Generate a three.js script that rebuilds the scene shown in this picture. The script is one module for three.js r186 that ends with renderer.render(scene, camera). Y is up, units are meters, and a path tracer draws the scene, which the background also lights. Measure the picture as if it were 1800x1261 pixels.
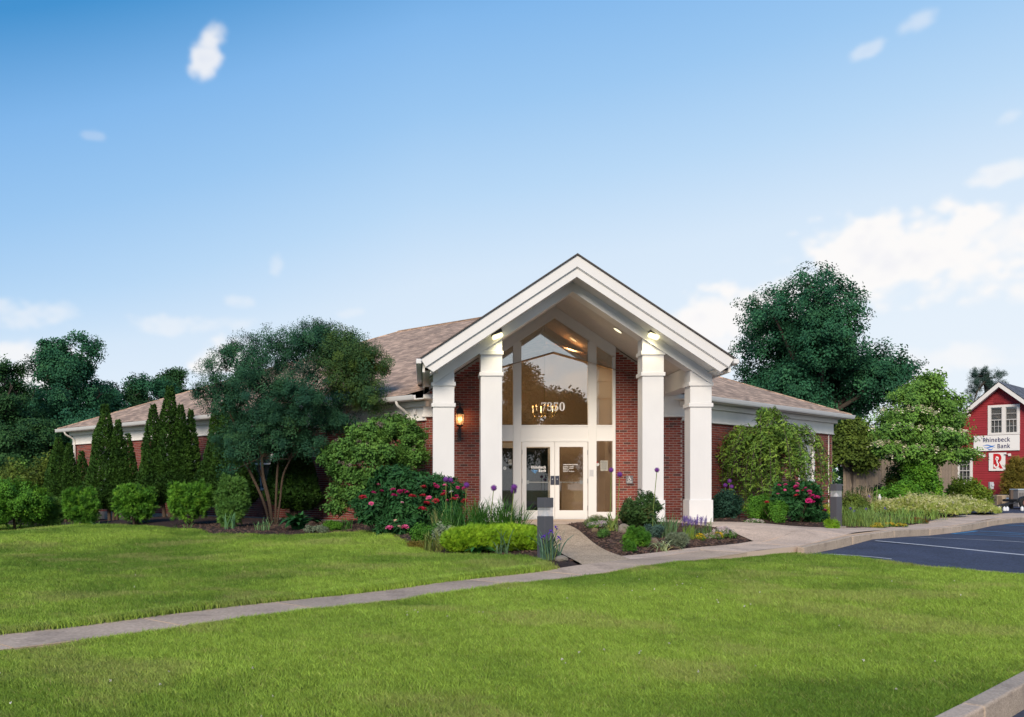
import * as THREE from 'three';
import { mergeGeometries } from 'three/addons/utils/BufferGeometryUtils.js';
import { RoundedBoxGeometry } from 'three/addons/geometries/RoundedBoxGeometry.js';
import { TextGeometry } from 'three/addons/geometries/TextGeometry.js';
import { FontLoader } from 'three/addons/loaders/FontLoader.js';

// ---------------------------------------------------------------- camera, sky, sun, exposure
const scene = new THREE.Scene();
const camera = new THREE.PerspectiveCamera(53.285, 2110 / 1716, 0.1, 1500);
camera.position.set(0, 0.86, 0);                                   // eye; y = 0 is the entrance floor
camera.lookAt(0, 0.86, -10);
camera.setViewOffset(2110, 1716, 310, 0, 1800, 1261);              // shifted lens: verticals stay vertical
const renderer = new THREE.WebGLRenderer({ antialias: true });
renderer.toneMapping = THREE.LinearToneMapping;
renderer.toneMappingExposure = 1.0;
renderer.shadowMap.enabled = true;

const sun = new THREE.DirectionalLight(new THREE.Color(1.0, 0.86, 0.69), 3.9);
sun.position.set(-16, 37, 43);
sun.target.position.set(2, 0, -20);
sun.castShadow = true;
sun.shadow.radius = 42;                                            // a wide soft evening sun behind thin veil
Object.assign(sun.shadow.camera, { left: -60, right: 60, top: 60, bottom: -60, near: 1, far: 200 });
sun.shadow.mapSize.set(2048, 2048);
scene.add(sun, sun.target);

// ---------------------------------------------------------------- noise and random numbers
const RNG = (seed) => () => { seed = (seed + 0x6d2b79f5) | 0; let t = Math.imul(seed ^ (seed >>> 15), 1 | seed); t = (t + Math.imul(t ^ (t >>> 7), 61 | t)) ^ t; return ((t ^ (t >>> 14)) >>> 0) / 4294967296; };
const lerp = (a, b, t) => a + (b - a) * t, clamp = (x, a, b) => Math.min(b, Math.max(a, x));
const smooth = (a, b, x) => { const t = clamp((x - a) / (b - a), 0, 1); return t * t * (3 - 2 * t); };
function hash(x, y, z) { let h = Math.imul(x, 374761393) ^ Math.imul(y, 668265263) ^ Math.imul(z, 2147483647 - 1640531527); h = Math.imul(h ^ (h >>> 13), 1274126177); return ((h ^ (h >>> 16)) >>> 0) / 4294967296; }
function noise3(x, y, z, wrap = 0) {
  const X = Math.floor(x), Y = Math.floor(y), Z = Math.floor(z), f = (t) => t * t * (3 - 2 * t), u = f(x - X), v = f(y - Y), w = f(z - Z);
  const m = wrap ? (n) => ((n % wrap) + wrap) % wrap : (n) => n, H = (a, b, c) => hash(m(X + a), m(Y + b), Z + c);
  return lerp(lerp(lerp(H(0, 0, 0), H(1, 0, 0), u), lerp(H(0, 1, 0), H(1, 1, 0), u), v), lerp(lerp(H(0, 0, 1), H(1, 0, 1), u), lerp(H(0, 1, 1), H(1, 1, 1), u), v), w);
}
function fbm(x, y, z = 0, oct = 4, wrap = 0) { let s = 0, a = 0.5, n = 0; for (let i = 0; i < oct; i++) { s += a * noise3(x, y, z + i * 7, wrap); n += a; a *= 0.5; x *= 2; y *= 2; z *= 2; wrap *= 2; } return s / n; }

// ---------------------------------------------------------------- sky: clear evening blue with a few clouds
{
  const W = 2560, H = 1280, data = new Float32Array(W * H * 4), R = 180 / Math.PI;
  const lin = (c) => c.map((v) => { v /= 255; return v <= 0.04045 ? v / 12.92 : ((v + 0.055) / 1.055) ** 2.4; });
  const stops = [[-30, [240, 246, 252]], [0, [240, 246, 252]], [6, [230, 241, 252]], [11.9, [214, 232, 250]], [16.4, [185, 217, 247]], [21, [156, 200, 242]], [25.6, [131, 184, 236]], [31, [70, 147, 209]], [38, [52, 130, 196]], [90, [40, 112, 186]]].map(([e, c]) => [e, lin(c)]);
  const air = (e) => { let i = 1; e = Math.min(e, 90); while (e > stops[i][0]) i++; const [a, A] = stops[i - 1], [b, B] = stops[i], t = clamp((e - a) / (b - a), 0, 1); return [0, 1, 2].map((c) => lerp(A[c], B[c], t)); };
  // clouds as [azimuth, elevation, half width, half height, tilt, opacity] in degrees
  const clouds = [[25.5, 12.2, 5.4, 2.3, 0.2, 1.3], [30.5, 11.2, 3.8, 1.7, 0.2, 1.2], [18.5, 9.6, 5.5, 1.7, 0.25, 1.15], [33, 13.2, 4, 1.0, 0.4, 0.8], [15, 8.4, 4.5, 1.4, 0, 0.8],
    [-12.5, 23.5, 0.95, 1.15, 1.1, 0.8], [27, 23.2, 1.0, 0.5, 0.5, 0.38], [24.7, 22.3, 1.0, 0.35, 0.5, 0.38], [31, 18, 0.6, 0.35, 0.3, 0.35], [30.8, 15.6, 1.4, 0.5, 0.2, 0.6],
    [-22, 9.4, 2.6, 0.9, 0.05, 0.45], [-22.5, 7.0, 3.6, 0.8, -0.05, 0.75], [-22, 5.4, 2.5, 1.4, 0, 0.9], [-13.5, 9.4, 3.2, 0.6, 0.1, 0.42], [-11.8, 7.6, 1.9, 1.0, 0.1, 0.95], [-18.8, 18.9, 0.6, 0.22, 0, 0.2], [-8.6, 12.8, 0.5, 0.6, 0, 0.3], [-10.5, 10.7, 0.9, 0.4, 0.1, 0.4], [27, 6.6, 5, 0.9, 0, 0.6], [-4, 10.2, 0.9, 0.3, 0.2, 0.25]];
  const rnd = RNG(77);
  for (let i = 0; i < 26; i++) clouds.push([48 + rnd() * 276, 5 + rnd() * 26, 3 + rnd() * 7, 1 + rnd() * 2.2, rnd() * 0.4, 0.5 + rnd() * 0.7]);
  for (let row = 0; row < H; row++) {
    const up = ((row + 0.5) / H - 0.5) * Math.PI, el = up * R;
    for (let col = 0; col < W; col++) {
      const az = (((col + 0.5) / W - 0.25) * 360 + 540) % 360 - 180;       // degrees to the right of the view axis
      let c = air(el > 0 ? el - (az < 0 ? 17 : 7) * Math.sin(az / R) * smooth(0, 12, el) : 0);
      if (el > 0 && el < 40) {
        let dens = 0, warm = 0;
        for (const [ca, ce, ra, re, tilt, op] of clouds) {
          let da = az - ca; da -= 360 * Math.round(da / 360);
          const dx = da / ra, de = (el - ce - tilt * da * 0.5) / re;
          if (dx * dx + de * de > 4) continue;
          const n = fbm(az * 0.55 + ca, el * 0.9 + ce * 3, 2, 5) - 0.5, n2 = fbm(az * 2.1 + ca, el * 3.4, 9, 4) - 0.5;
          const k = 1 - (dx * dx + de * de) * 0.62 + n * 1.7 + n2 * 0.55;
          dens = Math.max(dens, smooth(0.12, 0.95, k) * op); warm = Math.max(warm, smooth(0.9, 1.7, k));
        }
        dens = Math.min(dens, 0.97);
        const white = [0.985 - warm * 0.1, 0.965 - warm * 0.08, 0.955 - warm * 0.03];
        c = c.map((v, i) => lerp(v, white[i], dens));
      }
      const o = (row * W + col) * 4; data[o] = c[0]; data[o + 1] = c[1]; data[o + 2] = c[2]; data[o + 3] = 1;
    }
  }
  const t = new THREE.DataTexture(data, W, H, THREE.RGBAFormat, THREE.FloatType);
  t.mapping = THREE.EquirectangularReflectionMapping; t.magFilter = THREE.LinearFilter; t.needsUpdate = true;
  scene.background = t; scene.environment = t;
}

// ---------------------------------------------------------------- helpers
const taken = new Map();
const numbered = (n) => { const k = taken.get(n) ?? 0; taken.set(n, k + 1); return k ? n + '_' + String(k).padStart(3, '0') : n; };
function tag(o, label, category, group) { o.userData.label = label; o.userData.category = category; if (group) o.userData.group = group; return o; }
function thing(name, label, category, [x, y, z] = [0, 0, 0], turn = 0, group) {
  const o = new THREE.Group(); o.name = numbered(name); o.position.set(x, y, z); o.rotation.y = turn; scene.add(o);
  return tag(o, label, category, group);
}
// uv in metres, by the way each face points
function metreUV(g) {
  if (g.index) g = g.toNonIndexed();
  const p = g.attributes.position, uv = new Float32Array(p.count * 2), a = new THREE.Vector3(), b = new THREE.Vector3(), c = new THREE.Vector3();
  for (let i = 0; i < p.count; i += 3) {
    a.fromBufferAttribute(p, i); b.fromBufferAttribute(p, i + 1).sub(a); c.fromBufferAttribute(p, i + 2).sub(a); b.cross(c);
    const ax = Math.abs(b.x), ay = Math.abs(b.y), az = Math.abs(b.z);
    for (let k = i; k < i + 3; k++) { const x = p.getX(k), y = p.getY(k), z = p.getZ(k); uv[k * 2] = ax > ay && ax > az ? z : x; uv[k * 2 + 1] = ay >= ax && ay >= az ? z : y; }
  }
  g.setAttribute('uv', new THREE.BufferAttribute(uv, 2));
  for (const n of Object.keys(g.attributes)) if (!['position', 'normal', 'uv', 'color'].includes(n)) g.deleteAttribute(n);
  return g;
}
const join = (gs) => { gs = [].concat(gs).map(metreUV); return gs.length > 1 ? mergeGeometries(gs) : gs[0]; };
function obj(name, gs, mat, parent = scene) {
  const m = new THREE.Mesh(join(gs), mat); m.name = parent === scene ? numbered(name) : name; m.castShadow = m.receiveShadow = true; parent.add(m); return m;
}
function raw(name, g, mat, parent = scene) { const m = new THREE.Mesh(g, mat); m.name = parent === scene ? numbered(name) : name; m.castShadow = m.receiveShadow = true; parent.add(m); return m; }
const structure = (m) => { m.userData.kind = 'structure'; return m; };
const box = (w, h, d, x = 0, y = 0, z = 0, r = 0) => { const m = Math.min(w, h, d); const g = r ? new RoundedBoxGeometry(w, h, d, 1, Math.min(r, m * 0.45)) : new THREE.BoxGeometry(w, h, d); return g.translate(x, y, z); };
const bar = (x0, x1, y0, y1, z0, z1, r = 0) => box(x1 - x0, y1 - y0, Math.abs(z1 - z0), (x0 + x1) / 2, (y0 + y1) / 2, (z0 + z1) / 2, r);
const V = (x, y, z) => new THREE.Vector3(x, y, z);
const tube = (pts, r, seg = 8, rad = 6) => new THREE.TubeGeometry(new THREE.CatmullRomCurve3(pts), seg, r, rad, false);
function limb(a, b, r0, r1, sides = 6) {                            // a tapered round bar from a to b
  const d = b.clone().sub(a), g = new THREE.CylinderGeometry(r1, r0, d.length(), sides, 1, true);
  g.applyQuaternion(new THREE.Quaternion().setFromUnitVectors(V(0, 1, 0), d.normalize())); return g.translate((a.x + b.x) / 2, (a.y + b.y) / 2, (a.z + b.z) / 2);
}
const lathe = (pts, n = 16) => new THREE.LatheGeometry(pts.map(([r, y]) => new THREE.Vector2(r, y)), n);
const extrude = (pts, depth, z = 0, holes = []) => {
  const s = new THREE.Shape(pts.map(([x, y]) => new THREE.Vector2(x, y))); for (const h of holes) s.holes.push(new THREE.Path(h.map(([x, y]) => new THREE.Vector2(x, y))));
  return new THREE.ExtrudeGeometry(s, { depth, bevelEnabled: false }).translate(0, 0, z);
};
const quad = (...p) => { const g = new THREE.BufferGeometry(), v = []; for (let i = 2; i < p.length; i++) v.push(...p[0], ...p[i - 1], ...p[i]); g.setAttribute('position', new THREE.Float32BufferAttribute(v, 3)); g.computeVertexNormals(); return g; };
// textures: tileable noise in bytes
function tex(n, fn, srgb = true, rep = 1) {
  const d = new Uint8Array(n * n * 4);
  for (let y = 0; y < n; y++) for (let x = 0; x < n; x++) { const c = fn(x / n, y / n, x, y), o = (y * n + x) * 4; for (let k = 0; k < 3; k++) d[o + k] = clamp(Array.isArray(c) ? c[k] : c, 0, 255); d[o + 3] = 255; }
  const t = new THREE.DataTexture(d, n, n); t.wrapS = t.wrapT = THREE.RepeatWrapping; t.magFilter = THREE.LinearFilter; t.minFilter = THREE.LinearMipmapLinearFilter; t.repeat.set(rep, rep);
  if (srgb) t.colorSpace = THREE.SRGBColorSpace; t.needsUpdate = true; return t;
}
const std = (color, rough = 0.8, more = {}) => new THREE.MeshStandardMaterial({ color: Array.isArray(color) ? new THREE.Color().setRGB(...color) : new THREE.Color(color), roughness: rough, ...more });
const rgb = (r, g, b) => new THREE.Color().setRGB(r, g, b);
const grain = (amp, s = 24, seed = 3) => tex(256, (u, v) => 255 - amp * (0.6 * fbm(u * s, v * s, seed, 4, s) + 0.4 * fbm(u * 4, v * 4, seed + 20, 4, 4)), true);
const bumpTex = (s, seed = 5, oct = 4) => tex(256, (u, v) => 255 * fbm(u * s, v * s, seed, oct, s), false);
const T = { grain: grain(60), paint: tex(256, (u, v) => 255 - 16 * fbm(u * 6, v * 3, 31, 5, 3)), fine: grain(28, 48, 8), bump: bumpTex(32), rough: bumpTex(64, 9, 3) };
const withRep = (t, r) => { const c = t.clone(); c.repeat.set(r, r); c.needsUpdate = true; return c; };
const M = {
  white: std([0.74, 0.735, 0.74], 0.5, { map: withRep(T.paint, 0.35) }),
  trim: std([0.8, 0.78, 0.75], 0.6, { map: withRep(T.paint, 0.35) }),
  frame: std([0.72, 0.71, 0.7], 0.4),
  mortar: std([0.52, 0.44, 0.39], 0.95, { map: withRep(T.grain, 1.2), bumpMap: withRep(T.rough, 3), bumpScale: 0.003 }),
  bronze: std([0.05, 0.045, 0.05], 0.45, { metalness: 0.5 }),
  dark: std([0.02, 0.02, 0.022], 0.5),
  brass: std([0.2, 0.13, 0.045], 0.35, { metalness: 0.9 }),
  steel: std([0.5, 0.5, 0.5], 0.35, { metalness: 0.9 }),
  concrete: std([0.34, 0.3, 0.26], 0.95, { map: withRep(T.grain, 0.5), bumpMap: withRep(T.rough, 1.2), bumpScale: 0.004 }),
};

// ---------------------------------------------------------------- the lie of the land. Walks, kerbs and walls run on a grid turned 45 degrees: s = depth - x, r = depth + x
const LAND = [[12, 4.7, -0.55], [12, 10.1, -0.5], [12, 16.4, -0.46], [12, 20.7, -0.39], [12, 26.4, -0.34], [12, 37, -0.2], [12, 50.6, -0.1], [3.05, 9.6, -0.62], [3.05, 13.1, -0.6], [6.4, 26.8, -0.5], [14.7, 18.9, -0.39], [14.1, 34.9, -0.14], [38.9, 27.1, -0.2],
  [28.7, 20, -0.35], [50.8, 20, -0.53], [32.7, 20, -0.3], [23.5, 30.7, -0.01], [20.3, 27.5, 0.01], [17.1, 30.7, 0.03], [17.7, 32.7, -0.02], [14.4, 49.6, -0.05], [18.5, 71.5, 0.04], [57.7, 27.1, -0.45], [45, 12, -0.6], [25, 10, -0.5], [5, 2, -0.65], [27, 27.5, -0.15], [4, 40, -0.4], [0, 60, -0.35]];
function G(x, z) {
  const s = -z - x, r = -z + x; let a = 0, w = 0;
  for (const [ps, pr, py] of LAND) { const q = (s - ps) ** 2 + (r - pr) ** 2 + 3, k = 1 / (q * q); a += k * py; w += k; }
  return a / w;
}
const fromSR = (s, r) => [(r - s) / 2, -(r + s) / 2];              // -> x, z
function inside(poly, x, z) { let c = false; for (let i = 0, j = poly.length - 1; i < poly.length; j = i++) { const [xi, zi] = poly[i], [xj, zj] = poly[j]; if (zi > z !== zj > z && x < ((xj - xi) * (z - zi)) / (zj - zi) + xi) c = !c; } return c; }
// a sheet over a polygon of [x, z], following the land
function sheet(poly, h, cell = 0.8) {
  const pts = poly.map(([x, z]) => new THREE.Vector2(x, z)), out = [];
  const split = (a, b, c, n) => {
    const e = [a.distanceTo(b), b.distanceTo(c), c.distanceTo(a)], m = Math.max(...e);
    if (m < cell || n > 16) { out.push([a, b, c]); return; }
    if (m === e[1]) [a, b, c] = [b, c, a]; else if (m === e[2]) [a, b, c] = [c, a, b];
    const k = a.clone().add(b).multiplyScalar(0.5); split(a, k, c, n + 1); split(k, b, c, n + 1);
  };
  for (const [i, j, k] of THREE.ShapeUtils.triangulateShape(pts, [])) split(pts[i], pts[j], pts[k], 0);
  const pos = [], uv = [], nor = [], f = typeof h === 'function' ? h : (x, z) => G(x, z) + h;
  for (let [a, b, c] of out) {
    if ((b.x - a.x) * (c.y - a.y) - (b.y - a.y) * (c.x - a.x) > 0) [b, c] = [c, b];
    for (const p of [a, b, c]) { pos.push(p.x, f(p.x, p.y), p.y); uv.push(p.x, p.y); const e = 0.05, n = V(f(p.x - e, p.y) - f(p.x + e, p.y), 2 * e, f(p.x, p.y - e) - f(p.x, p.y + e)).normalize(); nor.push(n.x, n.y, n.z); }
  }
  const g = new THREE.BufferGeometry(); g.setAttribute('position', new THREE.Float32BufferAttribute(pos, 3)); g.setAttribute('normal', new THREE.Float32BufferAttribute(nor, 3)); g.setAttribute('uv', new THREE.Float32BufferAttribute(uv, 2));
  return g;
}
const surface = (name, poly, h, mat, cell) => structure(raw(name, sheet(poly, h, cell), mat));
const SR = (list) => list.map(([s, r]) => fromSR(s, r));

const soilTex = tex(512, (u, v) => { const n = fbm(u * 40, v * 40, 1, 3, 40), m = fbm(u * 6, v * 6, 4, 4, 6); return [70 + 60 * m + 40 * n, 92 + 60 * m + 40 * n, 34 + 25 * n]; });
M.turf = std([0.42, 0.5, 0.4], 1, { map: withRep(soilTex, 0.25) });
M.field = std([0.3, 0.36, 0.25], 1, { map: withRep(soilTex, 0.05) });
const mulchTex = tex(512, (u, v) => { const n = fbm(u * 90, v * 45, 2, 3, 45), m = fbm(u * 8, v * 8, 6, 3, 8), k = 0.55 + 0.9 * n * n + 0.3 * (m - 0.5); return [78 * k, 52 * k, 44 * k]; });
M.mulch = std([0.85, 0.85, 0.85], 1, { map: withRep(mulchTex, 0.8), bumpMap: withRep(T.rough, 2.5), bumpScale: 0.03 });
M.asphalt = std([0.07, 0.088, 0.16], 0.85, { map: withRep(tex(512, (u, v) => 150 + 90 * fbm(u * 120, v * 120, 3, 2, 120) + 60 * (fbm(u * 5, v * 5, 8, 4, 5) - 0.5)), 0.3), bumpMap: withRep(T.rough, 4), bumpScale: 0.004 });
const walkTex = tex(512, (u, v) => { const g = fbm(u * 140, v * 140, 3, 2, 140), m = fbm(u * 5, v * 5, 12, 5, 5), st = smooth(0.6, 0.75, fbm(u * 9, v * 9, 30, 4, 9)); return [226 + 50 * (g - 0.5) + 50 * (m - 0.5) - 18 * st, 215 + 50 * (g - 0.5) + 48 * (m - 0.5) - 18 * st, 203 + 50 * (g - 0.5) + 46 * (m - 0.5) - 16 * st]; });
M.walk = [0, 1, 2].map((i) => std([[0.61, 0.51, 0.425], [0.54, 0.455, 0.385], [0.65, 0.545, 0.455]][i], 0.92, { map: withRep(walkTex, 0.31), bumpMap: withRep(T.rough, 2), bumpScale: 0.002 }));
M.plaza = std([0.74, 0.63, 0.55], 0.92, { map: withRep(walkTex, 0.31), bumpMap: withRep(T.rough, 2), bumpScale: 0.002 });
const aggTex = tex(512, (u, v) => { const g = fbm(u * 110, v * 110, 3, 2, 110), m = fbm(u * 4, v * 4, 12, 5, 4); return [206 + 130 * (g - 0.5) + 40 * (m - 0.5), 190 + 125 * (g - 0.5) + 38 * (m - 0.5), 160 + 120 * (g - 0.5) + 34 * (m - 0.5)]; });
M.agg = std([0.7, 0.63, 0.62], 0.95, { map: withRep(aggTex, 0.55), bumpMap: withRep(T.rough, 3), bumpScale: 0.003 });
M.kerb = [0, 1, 2].map((i) => std([[0.58, 0.51, 0.44], [0.53, 0.47, 0.41], [0.62, 0.54, 0.47]][i], 0.95, { map: withRep(walkTex, 0.6), bumpMap: withRep(T.rough, 2), bumpScale: 0.006 }));

// the front lawn lies a little below the walk and runs down flush to the parking
const islandDrop = (x, z) => -0.035 - 0.1 * smooth(19, 26.5, x - z);
// open ground to the horizon, then turf, drives and walks above it
surface('ground', [[-700, 500], [700, 500], [700, -900], [-700, -900]], (x, z) => -0.95 + 0.35 * smooth(40, 120, Math.hypot(x, z + 20)), M.field, 60);
surface('lawn', SR([[2.96, -60], [12, -60], [12, 26.7], [2.96, 26.7]]), (x, z) => G(x, z) + islandDrop(x, z), M.turf, 1.2);
const leftLawn = [...SR([[13.35, -60], [13.35, 17.5]]), [2.0, -16.5], [1.8, -17.2], [0.9, -17.6], [0.36, -17.8], [0.0, -18.6], [-0.4, -20.2], [-0.77, -21.7], [-1.2, -23.4], [-2.06, -24.3], [-3.4, -24.0], [-4.6, -24.2], [-5.5, -24.6], [-6.1, -26.1], [-7.4, -27.6], [-12, -32.0], [-17, -37], [-22, -42], [-60, -80]];
surface('lawn', leftLawn, 0, M.turf, 1.2);
// garden beds of bark mulch: low mounds
const bedH = (poly, k) => (x, z) => { let m = 9; for (let i = 0, j = poly.length - 1; i < poly.length; j = i++) { const [ax, az] = poly[j], [bx, bz] = poly[i], t = clamp(((x - ax) * (bx - ax) + (z - az) * (bz - az)) / ((bx - ax) ** 2 + (bz - az) ** 2), 0, 1); m = Math.min(m, Math.hypot(x - ax - t * (bx - ax), z - az - t * (bz - az))); } return G(x, z) - 0.03 + k * smooth(0, 0.9, m) + 0.05 * smooth(0, 0.15, m) + 0.03 * (fbm(x * 2.5, z * 2.5, 3, 3) - 0.5) * smooth(0, 0.3, m); };
const bedLeft = [[2.58, -15.92], [2.09, -15.46], [2.0, -16.5], [1.8, -17.2], [0.9, -17.6], [0.36, -17.8], [0.0, -18.6], [-0.4, -20.2], [-0.77, -21.7], [-1.2, -23.4], [-2.06, -24.3], [-3.4, -24.0], [-4.6, -24.2], [-5.5, -24.6], [-6.1, -26.1], [-7.4, -27.6], [-12, -32.0], [-17, -37], [-22, -42], [-15.25, -42.4], [0.05, -27.1], [0.3, -24.6], [2.2, -23.4], [2.55, -22.4], [2.6, -17.4]];
const bedIsland = [[3.32, -23.0], [3.62, -17.75], [5.2, -19.15], [7.05, -20.8], [6.85, -21.9], [6.0, -22.75], [4.6, -23.2]];
const bedRight = [[7.3, -25.3], [8.9, -24.9], [10.4, -24.3], [11.1, -24.35], [11.9, -24.95], [13.2, -26.4], [15, -28.6], [17.6, -32], [19.5, -35.4], [17.8, -39], [14.4, -34.3], [7.2, -27.1]];
const beds = [bedLeft, bedIsland, bedRight], bedHeights = beds.map((b, i) => bedH(b, [0.07, 0.1, 0.06][i]));
beds.forEach((b, i) => surface('garden_bed', b, bedHeights[i], M.mulch, 0.35));
const soil = (x, z) => { for (let i = 0; i < 3; i++) if (inside(beds[i], x, z)) return bedHeights[i](x, z); return G(x, z); };
{ // loose bark on the beds
  const rnd = RNG(5), g = new THREE.BoxGeometry(0.05, 0.012, 0.016), N = 11000, im = new THREE.InstancedMesh(g, std([0.1, 0.062, 0.048], 1), N), o = new THREE.Object3D(), c = new THREE.Color(); let n = 0;
  while (n < N) {
    const i = rnd() < 0.45 ? 0 : rnd() < 0.6 ? 1 : 2, b = beds[i], x = lerp([-7, 3.3, 7.2][i], [2.6, 7, 18][i], rnd()), z = lerp([-17, -17.5, -24][i], [-29, -23.2, -33][i], rnd());
    if (!inside(b, x, z)) continue;
    o.position.set(x, bedHeights[i](x, z) + 0.006, z); o.rotation.set((rnd() - 0.5) * 0.7, rnd() * 6.3, (rnd() - 0.5) * 0.7); o.scale.setScalar(0.5 + rnd() * 1.1); o.updateMatrix(); im.setMatrixAt(n, o.matrix);
    const k = 0.4 + rnd() * 1.1; im.setColorAt(n, c.setRGB(k, k * (0.9 + rnd() * 0.2), k)); n++;
  }
  im.name = 'bark_chips'; im.userData = { kind: 'stuff', label: 'loose dark brown bark chips covering the garden beds', category: 'mulch' }; im.castShadow = im.receiveShadow = true; scene.add(im);
}
// asphalt: the customers' parking, the drive in front and the drive behind the walk
const lotH = (x, z) => G(x, z) - 0.15;
surface('parking_lot', SR([[-60, 26.95], [11.9, 26.95], [11.9, 110], [-60, 110]]), lotH, M.asphalt, 2.5);
surface('driveway', SR([[-60, -60], [2.76, -60], [2.76, 26.6], [-60, 26.6]]), lotH, M.asphalt, 2.5);
surface('side_drive', SR([[12.2, 58.5], [17.6, 58.5], [17.6, 110], [12.2, 110]]), (x, z) => G(x, z) + 0.004, M.asphalt, 2.5);
surface('gravel_yard', SR([[13.4, 53], [17.4, 58.4], [17.6, 110], [40, 110], [40, 53]]), (x, z) => G(x, z) - 0.02, std([0.3, 0.24, 0.17], 1, { map: withRep(T.grain, 0.3) }), 3);
// painted stall lines: thin worn paint
{
  const paint = (c) => std(c, 0.8, { map: withRep(T.grain, 1.1) }), white = paint([0.62, 0.64, 0.68]), blue = paint([0.06, 0.32, 0.62]);
  const line = (s0, r0, s1, r1, mat, w = 0.055) => {
    const d = Math.hypot(s1 - s0, r1 - r0), a = ((r1 - r0) / d) * w * 1.414, b = ((s1 - s0) / d) * w * 1.414;
    const m = raw('stall_line', sheet(SR([[s0 + a, r0 - b], [s1 + a, r1 - b], [s1 - a, r1 + b], [s0 - a, r0 + b]]), (x, z) => lotH(x, z) + 0.006, 0.6), mat); structure(m);
  };
  line(11.6, 27.9, 4, 27.9, white); line(11.6, 31.7, 4, 31.7, white); line(11.6, 35.4, 4, 35.4, white); line(11.6, 39.2, 4, 39.2, blue); line(11.5, 42.2, 4, 42.2, blue); line(11.6, 39.2, 11.6, 42.2, blue);
  for (let k = 0; k < 4; k++) line(11.3 - k * 1.9, 39.3, 9.6 - k * 1.9, 42.1, blue, 0.04);
  line(11.6, 46, 4, 46, blue); line(11.6, 49.8, 4, 49.8, white); line(11.6, 53.6, 4, 53.6, white);
}
// kerbs: stone by stone
function kerbRun(name, s0, r0, s1, r1, len, top = 0.0) {
  const root = structure(new THREE.Group()); root.name = numbered(name); scene.add(root);
  const d = Math.hypot(s1 - s0, r1 - r0) / 1.41421, n = Math.round(d / len), L = d / n, g = metreUV(new RoundedBoxGeometry(L - 0.012, 0.42, 0.15, 2, 0.022)), [ax, az] = fromSR(s0, r0), [bx, bz] = fromSR(s1, r1), rnd = RNG(11 + n);
  for (let i = 0; i < n; i++) {
    const t = (i + 0.5) / n, x = lerp(ax, bx, t), z = lerp(az, bz, t), m = raw('kerb_stone', g, M.kerb[Math.floor(rnd() * 3)], root);
    const e = 0.5 / n, y0 = G(lerp(ax, bx, t - e), lerp(az, bz, t - e)), y1 = G(lerp(ax, bx, t + e), lerp(az, bz, t + e));
    m.position.set(x, (y0 + y1) / 2 - 0.21 + top + (rnd() - 0.5) * 0.008, z); m.rotation.set(0, Math.atan2(-(bz - az), bx - ax), Math.atan2(y1 - y0, L)); m.rotation.order = 'YXZ';
  }
}
kerbRun('kerb', 11.95, 27.05, 11.95, 62, 2.4, 0.012);
kerbRun('kerb', 11.6, 26.85, 3.2, 26.85, 2.1, -0.115);
kerbRun('kerb', 2.83, -3, 2.83, 26.6, 2.42, 0.03);
// the narrow walk across the grass: slab by slab
const slabGap = 0.03;
function slab(parent, s0, s1, r0, r1, mat, up) {
  const k = slabGap / 2, top = (x, z) => G(x, z) + up, g = sheet(SR([[s0 + k, r0 + k], [s1 - k, r0 + k], [s1 - k, r1 - k], [s0 + k, r1 - k]]), top, 0.7);
  const ring = SR([[s0 + k, r0 + k], [s1 - k, r0 + k], [s1 - k, r1 - k], [s0 + k, r1 - k]]), sides = [];
  for (let i = 0; i < 4; i++) { const [ax, az] = ring[i], [bx, bz] = ring[(i + 1) % 4], ya = top(ax, az), yb = top(bx, bz); sides.push(quad([ax, ya, az], [bx, yb, bz], [bx, yb - 0.12, bz], [ax, ya - 0.12, az])); }
  const sg = mergeGeometries(sides.map((q) => { q.setAttribute('uv', new THREE.Float32BufferAttribute(new Array(q.attributes.position.count * 2).fill(0), 2)); return q; }));
  raw('slab', mergeGeometries([g, sg]), mat, parent);
}
{
  const walk = structure(new THREE.Group()); walk.name = 'sidewalk'; scene.add(walk); const rnd = RNG(3);
  for (let i = 0, r = -14.3; r < 24; i++) { const r1 = r + 2.4; slab(walk, 12.05, 13.3, r, r1, M.walk[Math.floor(rnd() * 3)], 0.012 + (rnd() - 0.5) * 0.004); r = r1; }
  const wide = structure(new THREE.Group()); wide.name = 'kerbside_walk'; scene.add(wide);
  for (let i = 0, r = 24.1; r < 60; i++) { slab(wide, 12.12, 13.45, r, r + 3.3, M.plaza, 0.014); r += 3.3; }
}
surface('walk_joint_bed', SR([[12.06, -14.3], [13.29, -14.3], [13.29, 24.1], [12.06, 24.1]]), 0.0065, std([0.07, 0.06, 0.05], 1), 0.7);
surface('entrance_path', [[2.6, -15.915], [3.6, -16.915], [3.61, -17.7], [3.33, -23.0], [2.6, -23.0]], 0.006, M.agg, 0.6);
surface('plaza', [[0.2, -26.9], [2.0, -23.2], [2.6, -22.98], [3.33, -22.98], [4.6, -23.2], [6.0, -22.75], [6.85, -21.9], [7.05, -20.8], [5.2, -19.15], [3.62, -17.75], ...SR([[13.32, 20.5], [13.32, 24.08], [13.47, 24.08], [13.47, 60], [14.6, 60]]), [17.6, -32], [15, -28.6], [13.2, -26.4], [11.9, -24.95], [11.1, -24.35], [10.4, -24.3], [8.9, -24.9], [7.3, -25.3], [7.1, -26.95]], 0.004, M.plaza, 0.8);
surface('bed_subsoil', SR([[13.2, 14], [13.2, 62], [30, 62], [70, 30], [70, 20], [20, 14]]), -0.14, M.mulch, 2);

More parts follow.
